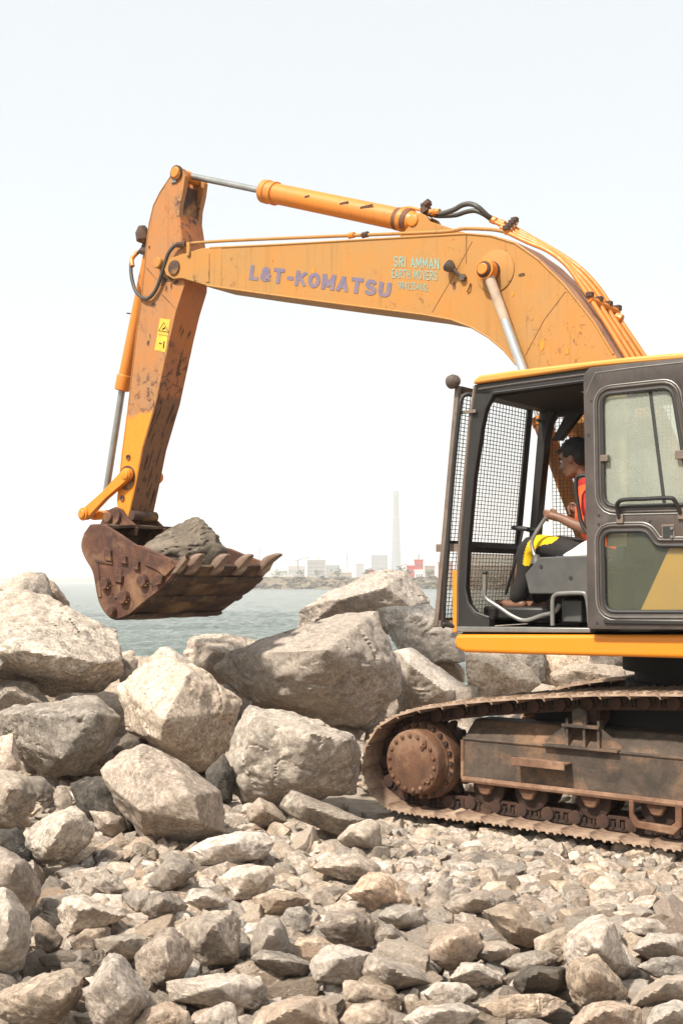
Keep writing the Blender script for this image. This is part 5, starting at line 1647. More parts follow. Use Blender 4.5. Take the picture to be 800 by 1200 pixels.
boulder([(82, 918), (104, 908), (132, 910), (148, 932), (163, 958), (158, 978), (120, 976), (92, 950)], 7.8 * K, [(120, 925, .25), (125, 955, .25)], 'dark grey ribbed slab left of the smooth tan boulder', 'rdark')
boulder([(-14, 868), (14, 858), (22, 880), (27, 905), (10, 915), (-14, 905)], 7.7 * K, [], 'reddish grey rock end at the left edge, mid heap', 'orng', 4)
boulder([(-24, 905), (10, 902), (34, 912), (45, 930), (38, 958), (18, 972), (-24, 965)], 7.3 * K, [(14, 925, .3)], 'pale grey boulder at the left edge beneath the pitted boulder', 'rgrey')
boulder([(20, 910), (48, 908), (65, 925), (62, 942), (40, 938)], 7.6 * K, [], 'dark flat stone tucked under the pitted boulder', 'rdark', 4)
boulder([(63, 928), (72, 921), (84, 930), (86, 946), (74, 952), (65, 944)], 7.2 * K, [], 'small upright cream cobble under the pitted boulder', 'pale', 4, cat='stone')
boulder([(30, 972), (58, 956), (88, 944), (104, 953), (112, 970), (106, 990), (84, 1007), (46, 1012), (28, 995)], 6.9 * K, [(75, 965, .3), (60, 990, .3)], 'grey long-backed boulder right of the left edge boulders', 'rgrey')
boulder([(104, 950), (128, 946), (146, 958), (148, 972), (132, 982), (114, 972)], 7.0 * K, [(125, 962, .2)], 'small angular tan stone below the dark ribbed slab', 'tan', 4, cat='stone')
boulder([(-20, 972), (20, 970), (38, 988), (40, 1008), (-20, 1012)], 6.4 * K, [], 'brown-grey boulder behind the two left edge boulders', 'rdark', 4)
boulder([(-40, 995), (2, 992), (32, 1002), (44, 1026), (48, 1052), (38, 1075), (-40, 1080)], 5.9 * K, [(18, 1015, .3)], 'pink-grey boulder at the left edge with flat bright top', 'orng', 5)
boulder([(-40, 1050), (2, 1040), (20, 1052), (35, 1072), (37, 1100), (29, 1130), (8, 1143), (-40, 1145)], 5.3 * K, [(10, 1068, .25), (12, 1110, .25)], 'speckled grey rounded boulder at the left edge, near the bottom', 'rgrey', 5)
boulder([(-50, 800), (10, 798), (44, 828), (36, 862), (-50, 866)], 10.4, [], 'shaded boulder filling the gap behind the pitted boulder at the left edge', 'rgrey', 4)
# --- middle and back
boulder([(348, 745), (350, 716), (392, 690), (418, 688), (450, 666), (478, 670), (502, 703), (502, 745)], 13.2 * K, [(400, 702, .5), (452, 688, .65), (482, 716, .5)], 'tall brown hump-backed boulder furthest back at the waterline', 'tan', 6, .8, seed=3, hard=True)
boulder([(213, 768), (222, 750), (245, 743), (285, 744), (310, 754), (308, 775), (285, 800), (235, 800), (218, 790)], 11.8 * K, [(250, 760, .5), (240, 778, .45)], 'grey-brown flat boulder beside the water, left of the largest boulder', 'tan')
boulder([(249, 784), (262, 772), (292, 758), (397, 719), (445, 712), (471, 776), (472, 808), (434, 858), (380, 852), (292, 826)], 10.6 * K, [(300, 766, .5), (382, 761, 1.0), (402, 800, .85), (330, 816, .6), (456, 775, .35)], 'largest brown boulder in the middle with a cracked ridge', 'tan', 6, .9, seed=14, rough=1.15, hard=True)
boulder([(440, 716), (470, 710), (506, 710), (540, 740), (545, 775), (480, 775), (455, 750)], 12.4 * K, [(490, 720, .3)], 'pale grey flat-topped boulder behind the wire guard', 'rgrey')
boulder([(456, 752), (478, 755), (552, 808), (540, 838), (470, 838), (458, 800)], 11.6 * K, [(480, 778, .45), (520, 812, .45)], 'smooth pale triangular slab leaning behind the track front', 'pale', 6, rough=.6, hard=True)
boulder([(505, 770), (530, 772), (545, 785), (545, 800), (515, 795)], 12.6 * K, [], 'small tan rock under the yellow skirt, behind the slab', 'orng', 4)
boulder([(536, 768), (560, 762), (598, 764), (622, 782), (632, 800), (610, 822), (560, 822), (544, 800)], 11.9 * K, [(570, 775, .4), (600, 795, .4)], 'rounded crystalline pale boulder under the front of the skirt', 'pale', 5)
boulder([(588, 755), (630, 750), (640, 775), (636, 800), (600, 790)], 13.6 * K, [], 'grey rock behind the crystalline boulder', 'rgrey', 4)
boulder([(628, 765), (655, 758), (690, 766), (700, 790), (640, 805)], 13.8 * K, [], 'tan rock between skirt and far track', 'tan', 4)
boulder([(640, 792), (665, 778), (700, 776), (735, 783), (735, 800), (650, 805)], 12.6 * K, [], 'flat whitish slab in the gap above the far track', 'pale', 6, p=30)
boulder([(560, 740), (600, 700), (680, 690), (760, 700), (790, 760), (700, 800), (580, 800)], 17, [], 'big cream boulder seen through the cab guard', 'pale', 5)
boulder([(264, 900), (276, 850), (292, 826), (345, 833), (418, 860), (426, 895), (418, 932), (340, 942), (285, 946)], 8.9 * K, [(300, 846, .5), (360, 858, .65), (405, 872, .5), (350, 918, .5), (285, 905, .35)], 'wide rough grey boulder just left of the track front', 'rgrey', 6, .9, seed=31, rough=1.15, hard=True)
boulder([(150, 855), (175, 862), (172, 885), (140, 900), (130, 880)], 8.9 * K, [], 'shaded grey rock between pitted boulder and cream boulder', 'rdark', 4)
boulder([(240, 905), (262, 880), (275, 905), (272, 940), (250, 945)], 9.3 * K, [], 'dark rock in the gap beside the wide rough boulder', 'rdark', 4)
# --- larger stones of the rubble bed
boulder([(327, 944), (340, 924), (380, 940), (432, 962), (424, 973), (400, 980), (345, 958)], 7.5 * K, [(360, 945, .25), (405, 962, .25)], 'long pale grey slab stone left of the track end', 'rgrey', 5, cat='stone', rough=.7)
boulder([(289, 945), (303, 934), (322, 944), (338, 962), (318, 968), (290, 964)], 7.9 * K, [(308, 948, .2)], 'tan pyramid-shaped stone left of the long slab stone', 'tan', 4, cat='stone')
boulder([(395, 982), (408, 967), (428, 961), (444, 963), (446, 985), (444, 998), (425, 996), (402, 990)], 6.9 * K, [(410, 975, .2), (430, 985, .22)], 'grey wedge stone with dark right face below the long slab', 'rgrey', 5, cat='stone')
boulder([(218, 1000), (240, 985), (280, 974), (312, 976), (325, 988), (310, 1006), (270, 1014), (228, 1014)], 6.9 * K, [(270, 988, .25)], 'broad pale flat stone in front of the tan boulder', 'pale', 5, cat='stone')
boulder([(172, 1034), (186, 1010), (203, 998), (222, 1008), (232, 1022), (214, 1040), (192, 1048)], 6.3 * K, [(198, 1015, .2), (215, 1025, .2)], 'faceted tan stone with pointed top left of centre', 'tan', 5, cat='stone')
boulder([(256, 1030), (270, 1017), (300, 1013), (322, 1016), (326, 1034), (305, 1050), (270, 1056)], 6.1 * K, [(290, 1025, .2)], 'blocky beige stone right of the faceted stone', 'pale', 5, cat='stone')
boulder([(407, 1047), (420, 1030), (436, 1021), (456, 1024), (472, 1042), (480, 1058), (460, 1066), (440, 1070), (424, 1055)], 5.9 * K, [(440, 1040, .25)], 'rounded orange-tan dome stone in the middle of the bed', 'orng', 5, cat='stone')
boulder([(364, 1018), (385, 1002), (420, 998), (448, 1014), (446, 1026), (410, 1034), (385, 1022)], 6.4 * K, [(415, 1012, .2)], 'flat tan stone behind the orange-tan dome stone', 'tan', 4, cat='stone')
boulder([(64, 1064), (78, 1050), (96, 1047), (122, 1060), (147, 1073), (130, 1082), (98, 1082), (80, 1094)], 5.6 * K, [(95, 1060, .22)], 'whitish arrow-shaped stone right of the speckled boulder', 'pale', 5, cat='stone')
boulder([(36, 1080), (44, 1072), (60, 1085), (76, 1100), (70, 1118), (46, 1118)], 5.4 * K, [], 'small tan leaning stone beside the speckled boulder', 'tan', 4, cat='stone')
boulder([(44, 1122), (70, 1113), (92, 1114), (108, 1126), (80, 1133), (50, 1132)], 5.1 * K, [], 'thin brown slab stone above the bottom left boulder', 'rdark', 4, cat='stone')
boulder([(110, 1102), (135, 1096), (160, 1093), (178, 1100), (172, 1120), (150, 1124), (118, 1120)], 5.2 * K, [(140, 1103, .18)], 'white-topped stone with a black shaded end', 'pale', 5, cat='stone')
boulder([(82, 1104), (100, 1088), (122, 1086), (128, 1098), (112, 1114), (88, 1118)], 5.4 * K, [], 'grey-brown stone touching the white-topped stone', 'tan', 4, cat='stone')
boulder([(-10, 1172), (2, 1160), (45, 1146), (84, 1132), (102, 1142), (94, 1170), (70, 1196), (30, 1205), (-8, 1190)], 4.6 * K, [(50, 1160, .25), (70, 1175, .25)], 'large ochre-grey boulder in the bottom left corner', 'tan', 5)
boulder([(98, 1165), (112, 1140), (128, 1116), (142, 1119), (160, 1140), (182, 1173), (170, 1200), (150, 1212), (112, 1208)], 4.4 * K, [(132, 1140, .25), (150, 1175, .25)], 'tall pointed tan stone at the bottom, right of the corner boulder', 'tan', 5, seed=17)
boulder([(156, 1120), (172, 1105), (186, 1090), (202, 1086), (222, 1100), (228, 1125), (212, 1150), (184, 1162), (166, 1146)], 4.9 * K, [(195, 1105, .22), (200, 1135, .22)], 'orange-stained crumbly stone near the bottom left', 'orng', 5)
boulder([(210, 1085), (228, 1072), (272, 1065), (284, 1080), (282, 1115), (276, 1130), (236, 1132), (216, 1112)], 5.1 * K, [(250, 1085, .25), (272, 1105, .2)], 'big rough beige block stone right of the orange-stained one', 'pale', 5)
boulder([(290, 1118), (298, 1090), (308, 1075), (326, 1076), (338, 1092), (344, 1115), (330, 1128), (296, 1128)], 5.1 * K, [(318, 1095, .22)], 'tan upright stone standing over a dark gap', 'tan', 5, cat='stone')
boulder([(290, 1124), (304, 1112), (340, 1118), (371, 1132), (360, 1144), (330, 1142)], 4.9 * K, [(330, 1126, .18)], 'light grey speckled shelf stone beneath the upright one', 'rgrey', 5, cat='stone', seed=8)
boulder([(326, 1075), (338, 1063), (354, 1062), (366, 1075), (362, 1090), (345, 1093)], 5.4 * K, [], 'round two-tone stone behind the upright stone', 'rgrey', 4, cat='stone')
boulder([(194, 1152), (230, 1145), (280, 1140), (310, 1148), (322, 1165), (300, 1182), (250, 1180), (200, 1172)], 4.6 * K, [(260, 1155, .2)], 'wide flat cream stone near the bottom edge', 'pale', 5)
boulder([(296, 1205), (306, 1180), (335, 1170), (370, 1168), (390, 1182), (394, 1200), (350, 1215)], 4.3 * K, [(345, 1182, .2)], 'orange-tinted flat stone on the bottom edge', 'orng', 5)
boulder([(224, 1200), (246, 1180), (268, 1172), (278, 1185), (284, 1210), (240, 1215)], 4.3 * K, [], 'pale rounded stone on the bottom edge, left of the orange-tinted one', 'pale', 4, cat='stone')
boulder([(156, 1205), (170, 1182), (200, 1173), (222, 1185), (228, 1208), (190, 1220)], 4.2 * K, [], 'rounded salmon stone on the bottom edge below the crumbly one', 'orng', 5)
boulder([(441, 1074), (450, 1064), (470, 1060), (495, 1063), (498, 1080), (490, 1089), (462, 1090)], 5.4 * K, [(465, 1074, .2)], 'white-topped dark grey stone right of centre', 'rgrey', 5, cat='stone')
boulder([(437, 1098), (446, 1083), (462, 1084), (478, 1100), (470, 1112), (448, 1114)], 5.2 * K, [(456, 1092, .18)], 'tan stone with a vertical edge in front of the white-topped grey one', 'tan', 4, cat='stone')
boulder([(502, 1112), (512, 1096), (540, 1084), (562, 1092), (568, 1108), (548, 1130), (524, 1138), (506, 1124)], 5.0 * K, [(530, 1100, .22)], 'egg-shaped orange-brown stone right of centre', 'orng', 5, seed=4, cat='stone', rough=.7)
boulder([(518, 1062), (535, 1048), (570, 1042), (592, 1054), (594, 1068), (560, 1070), (530, 1074)], 5.7 * K, [(560, 1052, .2)], 'low pale humped stone behind the egg-shaped one', 'pale', 5, cat='stone')
boulder([(420, 1140), (432, 1118), (462, 1124), (490, 1134), (506, 1152), (470, 1160), (444, 1158)], 4.8 * K, [(455, 1132, .2), (480, 1145, .18)], 'tan roof-shaped stone in front of the egg-shaped one', 'tan', 5, cat='stone')
boulder([(494, 1165), (510, 1150), (545, 1152), (560, 1162), (545, 1176), (505, 1176)], 4.6 * K, [], 'flat beige stone right of the roof-shaped one', 'pale', 4, cat='stone')
boulder([(524, 1146), (535, 1128), (560, 1128), (590, 1142), (592, 1152), (555, 1156)], 4.8 * K, [(555, 1136, .18)], 'slope-sided cream stone between egg-shaped and grey-faced stones', 'pale', 5, cat='stone')
boulder([(552, 1120), (562, 1103), (590, 1102), (612, 1112), (605, 1128), (575, 1130)], 5.0 * K, [(580, 1110, .18)], 'sand-coloured stone with a crumbling front left of the upright boulder', 'tan', 4, cat='stone')
boulder([(600, 1150), (612, 1132), (632, 1131), (662, 1134), (664, 1160), (650, 1168), (608, 1168)], 4.7 * K, [(620, 1140, .2), (650, 1140, .2)], 'dark grey-faced block stone left of the dusty ochre mound', 'rdark', 5, cat='stone', seed=12)
boulder([(586, 1130), (602, 1118), (640, 1114), (655, 1122), (640, 1132), (608, 1142)], 4.9 * K, [], 'long sand-coloured stone lying over the grey-faced block', 'pale', 4, cat='stone')
boulder([(660, 1120), (664, 1090), (682, 1074), (704, 1069), (716, 1078), (730, 1100), (746, 1134), (728, 1144), (700, 1148), (668, 1140)], 4.95 * K, [(684, 1088, .25), (708, 1090, .25), (700, 1125, .3)], 'large white-topped upright boulder at lower right with dark right flank', 'pale', 6, .8, seed=5)
boulder([(662, 1142), (668, 1124), (700, 1118), (722, 1140), (734, 1165), (722, 1182), (680, 1182), (666, 1165)], 4.6 * K, [(695, 1138, .25)], 'dusty ochre mound stone below the white-topped boulder', 'tan', 5, seed=9)
boulder([(622, 1100), (645, 1098), (664, 1084), (666, 1110), (650, 1128), (628, 1118)], 5.1 * K, [], 'grey sloping stone leaning on the white-topped boulder', 'rgrey', 4, cat='stone')
boulder([(560, 1068), (590, 1056), (612, 1060), (636, 1090), (642, 1100), (618, 1112), (590, 1100)], 5.3 * K, [(600, 1075, .22), (615, 1095, .2)], 'tan stone with dark broken face, up-left of the white-topped boulder', 'tan', 5, cat='stone', seed=19)
boulder([(722, 1085), (740, 1074), (770, 1078), (784, 1090), (770, 1096), (735, 1096)], 5.3 * K, [], 'low sandy stone right behind the white-topped boulder', 'tan', 4, cat='stone')
boulder([(740, 1112), (758, 1092), (790, 1094), (815, 1104), (812, 1122), (760, 1124)], 5.0 * K, [(775, 1102, .2)], 'white-edged flat stone at right of the white-topped boulder', 'pale', 5, cat='stone')
boulder([(744, 1134), (762, 1122), (795, 1120), (815, 1126), (812, 1142), (770, 1146)], 4.8 * K, [], 'dark-bottomed slab stone at the right edge', 'rgrey', 4, cat='stone')
boulder([(664, 1200), (680, 1178), (720, 1172), (750, 1180), (752, 1206), (700, 1215)], 4.3 * K, [(710, 1184, .18)], 'pinkish low stone on the bottom edge at right', 'orng', 5, cat='stone')
boulder([(752, 1205), (765, 1180), (790, 1172), (820, 1178), (825, 1210)], 4.25 * K, [(790, 1184, .18)], 'grey-white stone in the bottom right corner', 'rgrey', 5, cat='stone')
boulder([(735, 1180), (750, 1160), (780, 1142), (815, 1144), (815, 1176), (770, 1180)], 4.6 * K, [(780, 1154, .2)], 'sandy smooth stone just above the bottom right corner', 'tan', 5, cat='stone')
boulder([(560, 1180), (590, 1166), (640, 1165), (664, 1175), (640, 1192), (580, 1196)], 4.4 * K, [], 'low dusty slab stone at the bottom, right of centre', 'tan', 5, cat='stone')
boulder([(395, 1196), (412, 1176), (445, 1172), (462, 1188), (462, 1206), (410, 1212)], 4.3 * K, [], 'beige lump stone on the bottom edge near the centre', 'tan', 4, cat='stone')
boulder([(470, 1196), (492, 1180), (540, 1175), (566, 1186), (545, 1204), (480, 1210)], 4.3 * K, [(520, 1184, .15)], 'long striped beige stone on the bottom edge at centre', 'pale', 5, cat='stone')
boulder([(400, 1150), (415, 1148), (450, 1158), (475, 1170), (465, 1190), (430, 1180), (402, 1172)], 4.5 * K, [], 'dusty angular stone under the roof-shaped one', 'tan', 4, cat='stone')
boulder([(360, 1130), (380, 1108), (410, 1110), (440, 1118), (432, 1150), (400, 1152), (368, 1150)], 4.85 * K, [(400, 1122, .2)], 'grey-beige broad stone left of the roof-shaped one', 'pale', 5, cat='stone', seed=23)
boulder([(372, 1088), (384, 1068), (420, 1064), (440, 1080), (440, 1106), (400, 1112)], 5.2 * K, [(410, 1078, .2)], 'pitted dusty stone left of the white-topped grey one', 'tan', 5, cat='stone', seed=29)
boulder([(294, 1052), (320, 1040), (350, 1046), (364, 1056), (340, 1072), (306, 1074)], 5.6 * K, [(330, 1050, .2)], 'wide dull stone with shadowed front, left of centre', 'tan', 5, cat='stone', seed=33)
boulder([(212, 1058), (224, 1040), (246, 1042), (270, 1058), (258, 1066), (232, 1068)], 5.8 * K, [(240, 1050, .18)], 'grey tilted stone below the faceted tan stone', 'rgrey', 4, cat='stone')
boulder([(165, 1068), (178, 1046), (200, 1044), (222, 1062), (208, 1078), (182, 1080)], 5.7 * K, [(192, 1055, .2)], 'smooth rounded grey-tan stone below the faceted stone', 'tan', 5, cat='stone')
boulder([(142, 1052), (158, 1040), (176, 1044), (180, 1062), (160, 1068)], 5.9 * K, [], 'chunky pale stone left of the smooth rounded one', 'pale', 4, cat='stone')
boulder([(106, 1040), (118, 1022), (138, 1024), (148, 1040), (128, 1048)], 6.2 * K, [], 'beige stone near the foot of the long-backed boulder', 'tan', 4, cat='stone')
# hidden supports inside the heap and beyond the frame, so that the heap stands from any side
extra = [((-1.9, 8.6), .7), ((-2.9, 9.6), .9), ((-1.0, 10.2), .8), ((-3.6, 8.2), .9), ((-3.2, 10.8), 1.1), ((-4.6, 9.8), 1.2), ((-2.0, 11.6), 1.0), ((-.2, 11.8), .8), ((1.0, 12.8), .9), ((-1.2, 13.2), .8),
         ((2.4, 13.6), .9), ((3.8, 14.4), 1.0), ((5.4, 14.0), 1.1), ((7.0, 13.4), 1.1), ((-4.0, 6.4), .7), ((-3.2, 5.2), .6), ((-5.4, 12.0), 1.2), ((.4, 14.6), .8), ((-2.6, 7.4), .5), ((8.6, 12.6), 1.2), ((-3.0, 13.4), 1.0)]
def unit_rock(seed, sub=4):
    rs = np.random.RandomState(seed)
    n = rs.randint(5, 8)
    N = rs.randn(n, 3); N /= np.linalg.norm(N, axis=1)[:, None]
    N = np.vstack([N, np.eye(3), -np.eye(3)])
    D_ = rs.uniform(.50, .84, len(N)); D_[n:] = rs.uniform(.85, 1.05, 6)
    b = rs.randn(3); b /= np.linalg.norm(b)
    v, f = ICO[sub]
    s = rock_surface(v, N, D_, 60, .9, seed, 1.0, b, 2)
    return s, f
VAR = []
mats = ['tan', 'tan', 'pale', 'rgrey', 'pale', 'tan', 'pale', 'orng', 'tan', 'pale', 'rgrey']
for k in range(26):
    s, f = unit_rock(100 + k, 5)
    VAR.append(np_mesh('stone', s, f, M[mats[k % len(mats)]], sharp=24))
VARD = [np_mesh('stone', *unit_rock(300 + k, 5), M[['tan', 'rgrey', 'tan'][k % 3]]) for k in range(4)]
rr = random.Random(77)
extra = [((x, y), s) for (x, y), s in extra if y > 11.2 or abs(x / y) > .36]
for k, ((x, y), s) in enumerate(extra):
    o = bpy.data.objects.new('boulder', VARD[k % 4]); scene.collection.objects.link(o)
    o.location = (x, y * 1.05, s * .28 - (0 if y < 12 else .35)); o.scale = (s * rr.uniform(.8, 1.1), s * rr.uniform(.7, 1), s * rr.uniform(.55, .75))
    o.rotation_euler = (rr.uniform(-.4, .4), rr.uniform(-.4, .4), rr.uniform(0, 6.28))
    tagrock(o, 'half-hidden grey-brown boulder filling the heap behind the front boulders', 'half-hidden boulders inside the heap')

# --- scattered stones of the bed (300 individuals) and the finer rubble under them
dgm = None
taken = []
for o in scene.objects:
    if o.name.startswith('boulder') and 'label' in o:
        me = o.data
        if me.users > 1: continue
        a_ = np.empty(len(me.vertices) * 3, np.float32); me.vertices.foreach_get('co', a_); a_ = a_.reshape(-1, 3)
        r0 = float(np.percentile(np.hypot(a_[:, 0], a_[:, 1]), 60))
        taken.append((o.location.x, o.location.y, r0 * .80))
def in_track(x, y, m=0.0):
    q = Vector((x, y, 0)) - ORG
    u, v = q.dot(F), q.dot(L)
    return (-2.3 < u < 2.0 + m) and (abs(abs(v) - 1.1) < .33 + m)
def ground_z(x, y):
    z = 0.0
    if y > 12.5: z -= (y - 12.5) * .42
    if x < -2.5 and y > 7: z += 0
    return z
placed = []
def track_dip(x, y):
    q = Vector((x, y, 0)) - ORG
    u, v = q.dot(F), q.dot(L)
    if -2.6 < u < 2.3 and abs(v) < 2.5:
        return .10 * min(1, max(0, (2.5 - abs(v)) / .7))
    return 0.0
zones = [   # x0,x1,y0,y1 ground box, size range, count, group, label
    ('px', (430, 830, 985, 1075), (.036, .066), 105, 'small stones just below the excavator track', 'small dusty beige stone lying in the rubble right below the excavator track'),
    ('px', (300, 830, 1075, 1215), (.06, .105), 75, 'stones of the lower right rubble', 'fist-sized sandy stone wedged between the bigger stones at lower right'),
    ('px', (60, 430, 985, 1090), (.045, .085), 60, 'stones at the foot of the boulder heap', 'small tan or grey stone at the foot of the left boulder heap'),
    ('px', (20, 320, 1080, 1210), (.05, .10), 25, 'stones of the lower left rubble', 'small stone filling gaps between the larger stones at lower left')]
COLN = {'rock_tan': 'tan', 'rock_pale': 'cream', 'rock_grey': 'grey', 'rock_orange': 'rust-tinted'}
REFS += [('round hub of the track', 482, 960), ('front end of the near track', 440, 965), ('first track roller', 571, 968), ('second track roller', 621, 975), ('third track roller', 694, 985), ('U-shaped track guard', 770, 995)]
def short(l):
    import re as _re
    t = _re.split(r', | at | in | on | left | right | near| below| behind| under| with | beside| beneath| tucked| lying| between| standing| touching| just| and | leaning| seen| cut| of the | wedged| over | above| up-', l)[0]
    w = t.split()
    return ' '.join(w[:6])
used_labels = set()
def auto_label(px, py, s, sc, mat):
    col = COLN.get(mat, 'tan')
    size = 'tiny' if s < .05 else 'small' if s < .07 else 'fist-sized' if s < .095 else 'mid-sized'
    shp = 'flat' if sc[2] / sc[0] < .48 else 'long' if sc[0] / sc[1] > 1.6 else 'chunky' if sc[2] / sc[0] > .72 else ''
    cand = sorted(REFS, key=lambda r_: (r_[1] - px) ** 2 + (r_[2] - py) ** 2)[:7]
    for l, x, y in cand:
        dx, dy = px - x, py - y
        dirn = ('left of' if dx < 0 else 'right of') if abs(dx) > 2.2 * abs(dy) else ('in front of' if dy > 0 else 'behind') if abs(dy) > 2.2 * abs(dx) else ('lower ' if dy > 0 else 'upper ') + ('left of' if dx < 0 else 'right of')
        t = ' '.join(f'{size} {shp} {col} stone {dirn} the {short(l)}'.split())
        if t not in used_labels:
            used_labels.add(t); return t
    return None
cnt = 0
for kind, (x0, x1, y0, y1), (s0, s1), n, grp, lab in zones:
    tries = 0; got = 0
    while got < n and tries < 12000:
        tries += 1
        px = rr.uniform(x0, x1); py = rr.uniform(y0, y1)
        s = rr.uniform(s0, s1) * (1.25 if rr.random() < .15 else 1)
        w = WZ(px, py, s * .3)
        if in_track(w.x, w.y, .05): continue
        if any((w.x - a) ** 2 + (w.y - b) ** 2 < ((r0 + s * .62) * .82) ** 2 for a, b, r0 in taken): continue
        taken.append((w.x, w.y, s * .95)); got += 1; cnt += 1
        o = bpy.data.objects.new('stone', VAR[rr.randrange(len(VAR))]); scene.collection.objects.link(o)
        sc = (s * rr.uniform(1.0, 1.5), s * rr.uniform(.75, 1.1), s * rr.uniform(.55, .9))
        o.location = (w.x, w.y, s * rr.uniform(.16, .38) - track_dip(w.x, w.y)); o.scale = sc
        o.rotation_euler = (rr.uniform(-.5, .5), rr.uniform(-.5, .5), rr.uniform(0, 6.28))
        tagrock(o, auto_label(px, py, s, sc, o.data.materials[0].name) or lab, grp, 'stone')
print('stones placed', cnt)
# finer rubble: one object of kind stuff
def rubble(name, sets, seed, label):
    rs = np.random.RandomState(seed)
    V, Fc, MI, TN = [], [], [], []; base = 0
    mnames = []
    for n, area, srange, zf, mat, sub in sets:
        if mat not in mnames: mnames.append(mat)
        prot = [unit_rock(500 + seed * 10 + k, sub) for k in range(6)]
        for k in range(n):
            x, y = area(rs)
            s = rs.uniform(*srange)
            if sub == 3 and y > 5.0 and x > -.6 and y < 9: s *= .6
            v, f = prot[rs.randint(6)]
            e = Euler((rs.uniform(-.6, .6), rs.uniform(-.6, .6), rs.uniform(0, 6.28))).to_matrix()
            Mx = np.array(e) @ np.diag([s * rs.uniform(1, 1.5), s * rs.uniform(.75, 1.1), s * rs.uniform(.55, .9)])
            V.append(v @ Mx.T + np.array([x, y, ground_z(x, y) + zf(s, rs) - track_dip(x, y)])); Fc.append(f + base); base += len(v)
            MI.append(np.full(len(f), mnames.index(mat))); TN.append(np.full(len(v), rs.rand()))
    me = np_mesh(name, np.vstack(V), np.vstack(Fc), M[mnames[0]], sharp=30)
    for m_ in mnames[1:]: me.materials.append(M[m_])
    me.polygons.foreach_set('material_index', np.concatenate(MI).astype(np.int32))
    at = me.attributes.new('stone_tone', 'FLOAT', 'POINT'); at.data.foreach_set('value', np.concatenate(TN).astype(np.float32))
    o = bpy.data.objects.new(name, me)
    scene.collection.objects.link(o); o['kind'] = 'stuff'
    o['label'] = label; o['category'] = 'rubble'
    return o
def area_near(rs):
    y = 3.2 + 8.8 * rs.rand() ** 1.15
    return (rs.uniform(-.36, .36) * y, y)
def area_far(rs):
    while True:
        x, y = rs.uniform(-11, 14), rs.uniform(2, 17)
        if y > 9.5 or abs(x) > .45 * y: return x, y
def under_track(rs):
    u = rs.uniform(-2.2, 1.9); v = rs.choice([-1, 1]) * 1.1 + rs.uniform(-.5, 1.0)
    w = ORG + F * u + L * v
    return w.x, w.y
zn = lambda s, rs: rs.uniform(-.03, .02)
def area_small(rs):
    y = rs.uniform(5.0, 8.2)
    return (rs.uniform(-.22, .34) * y, y)
zs = lambda s, rs: rs.uniform(.0, .035)
rubble('rubble', [(220, area_near, (.05, .11), zn, 'tan', 3), (200, area_near, (.045, .10), zn, 'pale', 3), (120, area_near, (.045, .10), zn, 'rgrey', 3), (400, area_near, (.035, .08), zn, 'tan', 2), (400, area_near, (.035, .08), zn, 'pale', 2), (220, area_near, (.035, .07), zn, 'rgrey', 2), (60, area_near, (.035, .07), zn, 'orng', 2),
                  (450, area_near, (.03, .055), zs, 'pale', 2), (300, area_near, (.03, .055), zs, 'tan', 2),
                  (600, area_small, (.042, .09), zs, 'tan', 2), (450, area_small, (.042, .09), zs, 'pale', 2), (350, area_small, (.038, .075), zs, 'rgrey', 2), (120, area_small, (.03, .05), zs, 'orng', 2),
                  (600, under_track, (.03, .06), lambda s, rs: .045 - s * .5, 'pale', 2), (400, under_track, (.03, .06), lambda s, rs: .045 - s * .5, 'rgrey', 2),
                  (700, area_far, (.10, .28), lambda s, rs: rs.uniform(-.08, .02), 'tan', 2),
                  (800, lambda rs: (rs.uniform(-16, 18), rs.uniform(14, 21)), (.25, .8), lambda s, rs: rs.uniform(-.1, .3), 'tan', 2)], 1,
       'broken tan, cream and grey rubble filling the gaps of the whole stone bed')

# rock carried in the bucket
boulder([(160, 648), (178, 634), (196, 624), (205, 615), (220, 610), (231, 605), (243, 613), (248, 625), (264, 638), (272, 652), (240, 672), (190, 672)], (ORG + F * P(218, 640, 0).x).y,
        [(205, 630, .2), (225, 640, .28), (238, 630, .2)], 'dark brown-grey rock carried in the raised bucket', 'rdark', 5, .7, seed=44, name='rock', cat='rock')
bpy.context.view_layer.update()

# ================================================================ GROUND, WATER, FAR SHORE
def grid_mesh(name, X, Y, Z, mat, smooth=True):
    ny, nx = X.shape
    v = np.stack([X.ravel(), Y.ravel(), Z.ravel()], 1)
    i = np.arange(ny * nx).reshape(ny, nx)
    f = np.stack([i[:-1, :-1].ravel(), i[:-1, 1:].ravel(), i[1:, 1:].ravel(), i[1:, :-1].ravel()], 1)
    o = bpy.data.objects.new(name, np_mesh(name, v, f, mat, smooth))
    scene.collection.objects.link(o)
    return o
gx, gy = np.meshgrid(np.linspace(-40, 45, 240), np.linspace(-20, 30, 200))
gz = -.09 - np.clip(gy - 12.5, 0, 99) * .42 + fbm(np.stack([gx.ravel() * 1.5, gy.ravel() * 1.5, gx.ravel() * 0], 1), 4, 3).reshape(gx.shape) * .06
mg, nt, b, out = new_mat('ground_gravel')
n1 = tex(nt, 9, 8, .75, coords(nt)); n2 = tex(nt, 60, 5, .7, coords(nt))
c_ = ramp(nt, n1.outputs[0], [(.35, (.24, .195, .15)), (.65, (.46, .38, .30))]).outputs[0]
nt.links.new(c_, b.inputs['Base Color']); b.inputs['Roughness'].default_value = .95
pr = bump(nt, b, n1.outputs[0], .8, .05); bump(nt, b, n2.outputs[0], .6, .015, pr)
g_ = grid_mesh('ground', gx, gy, gz, mg); g_['kind'] = 'structure'
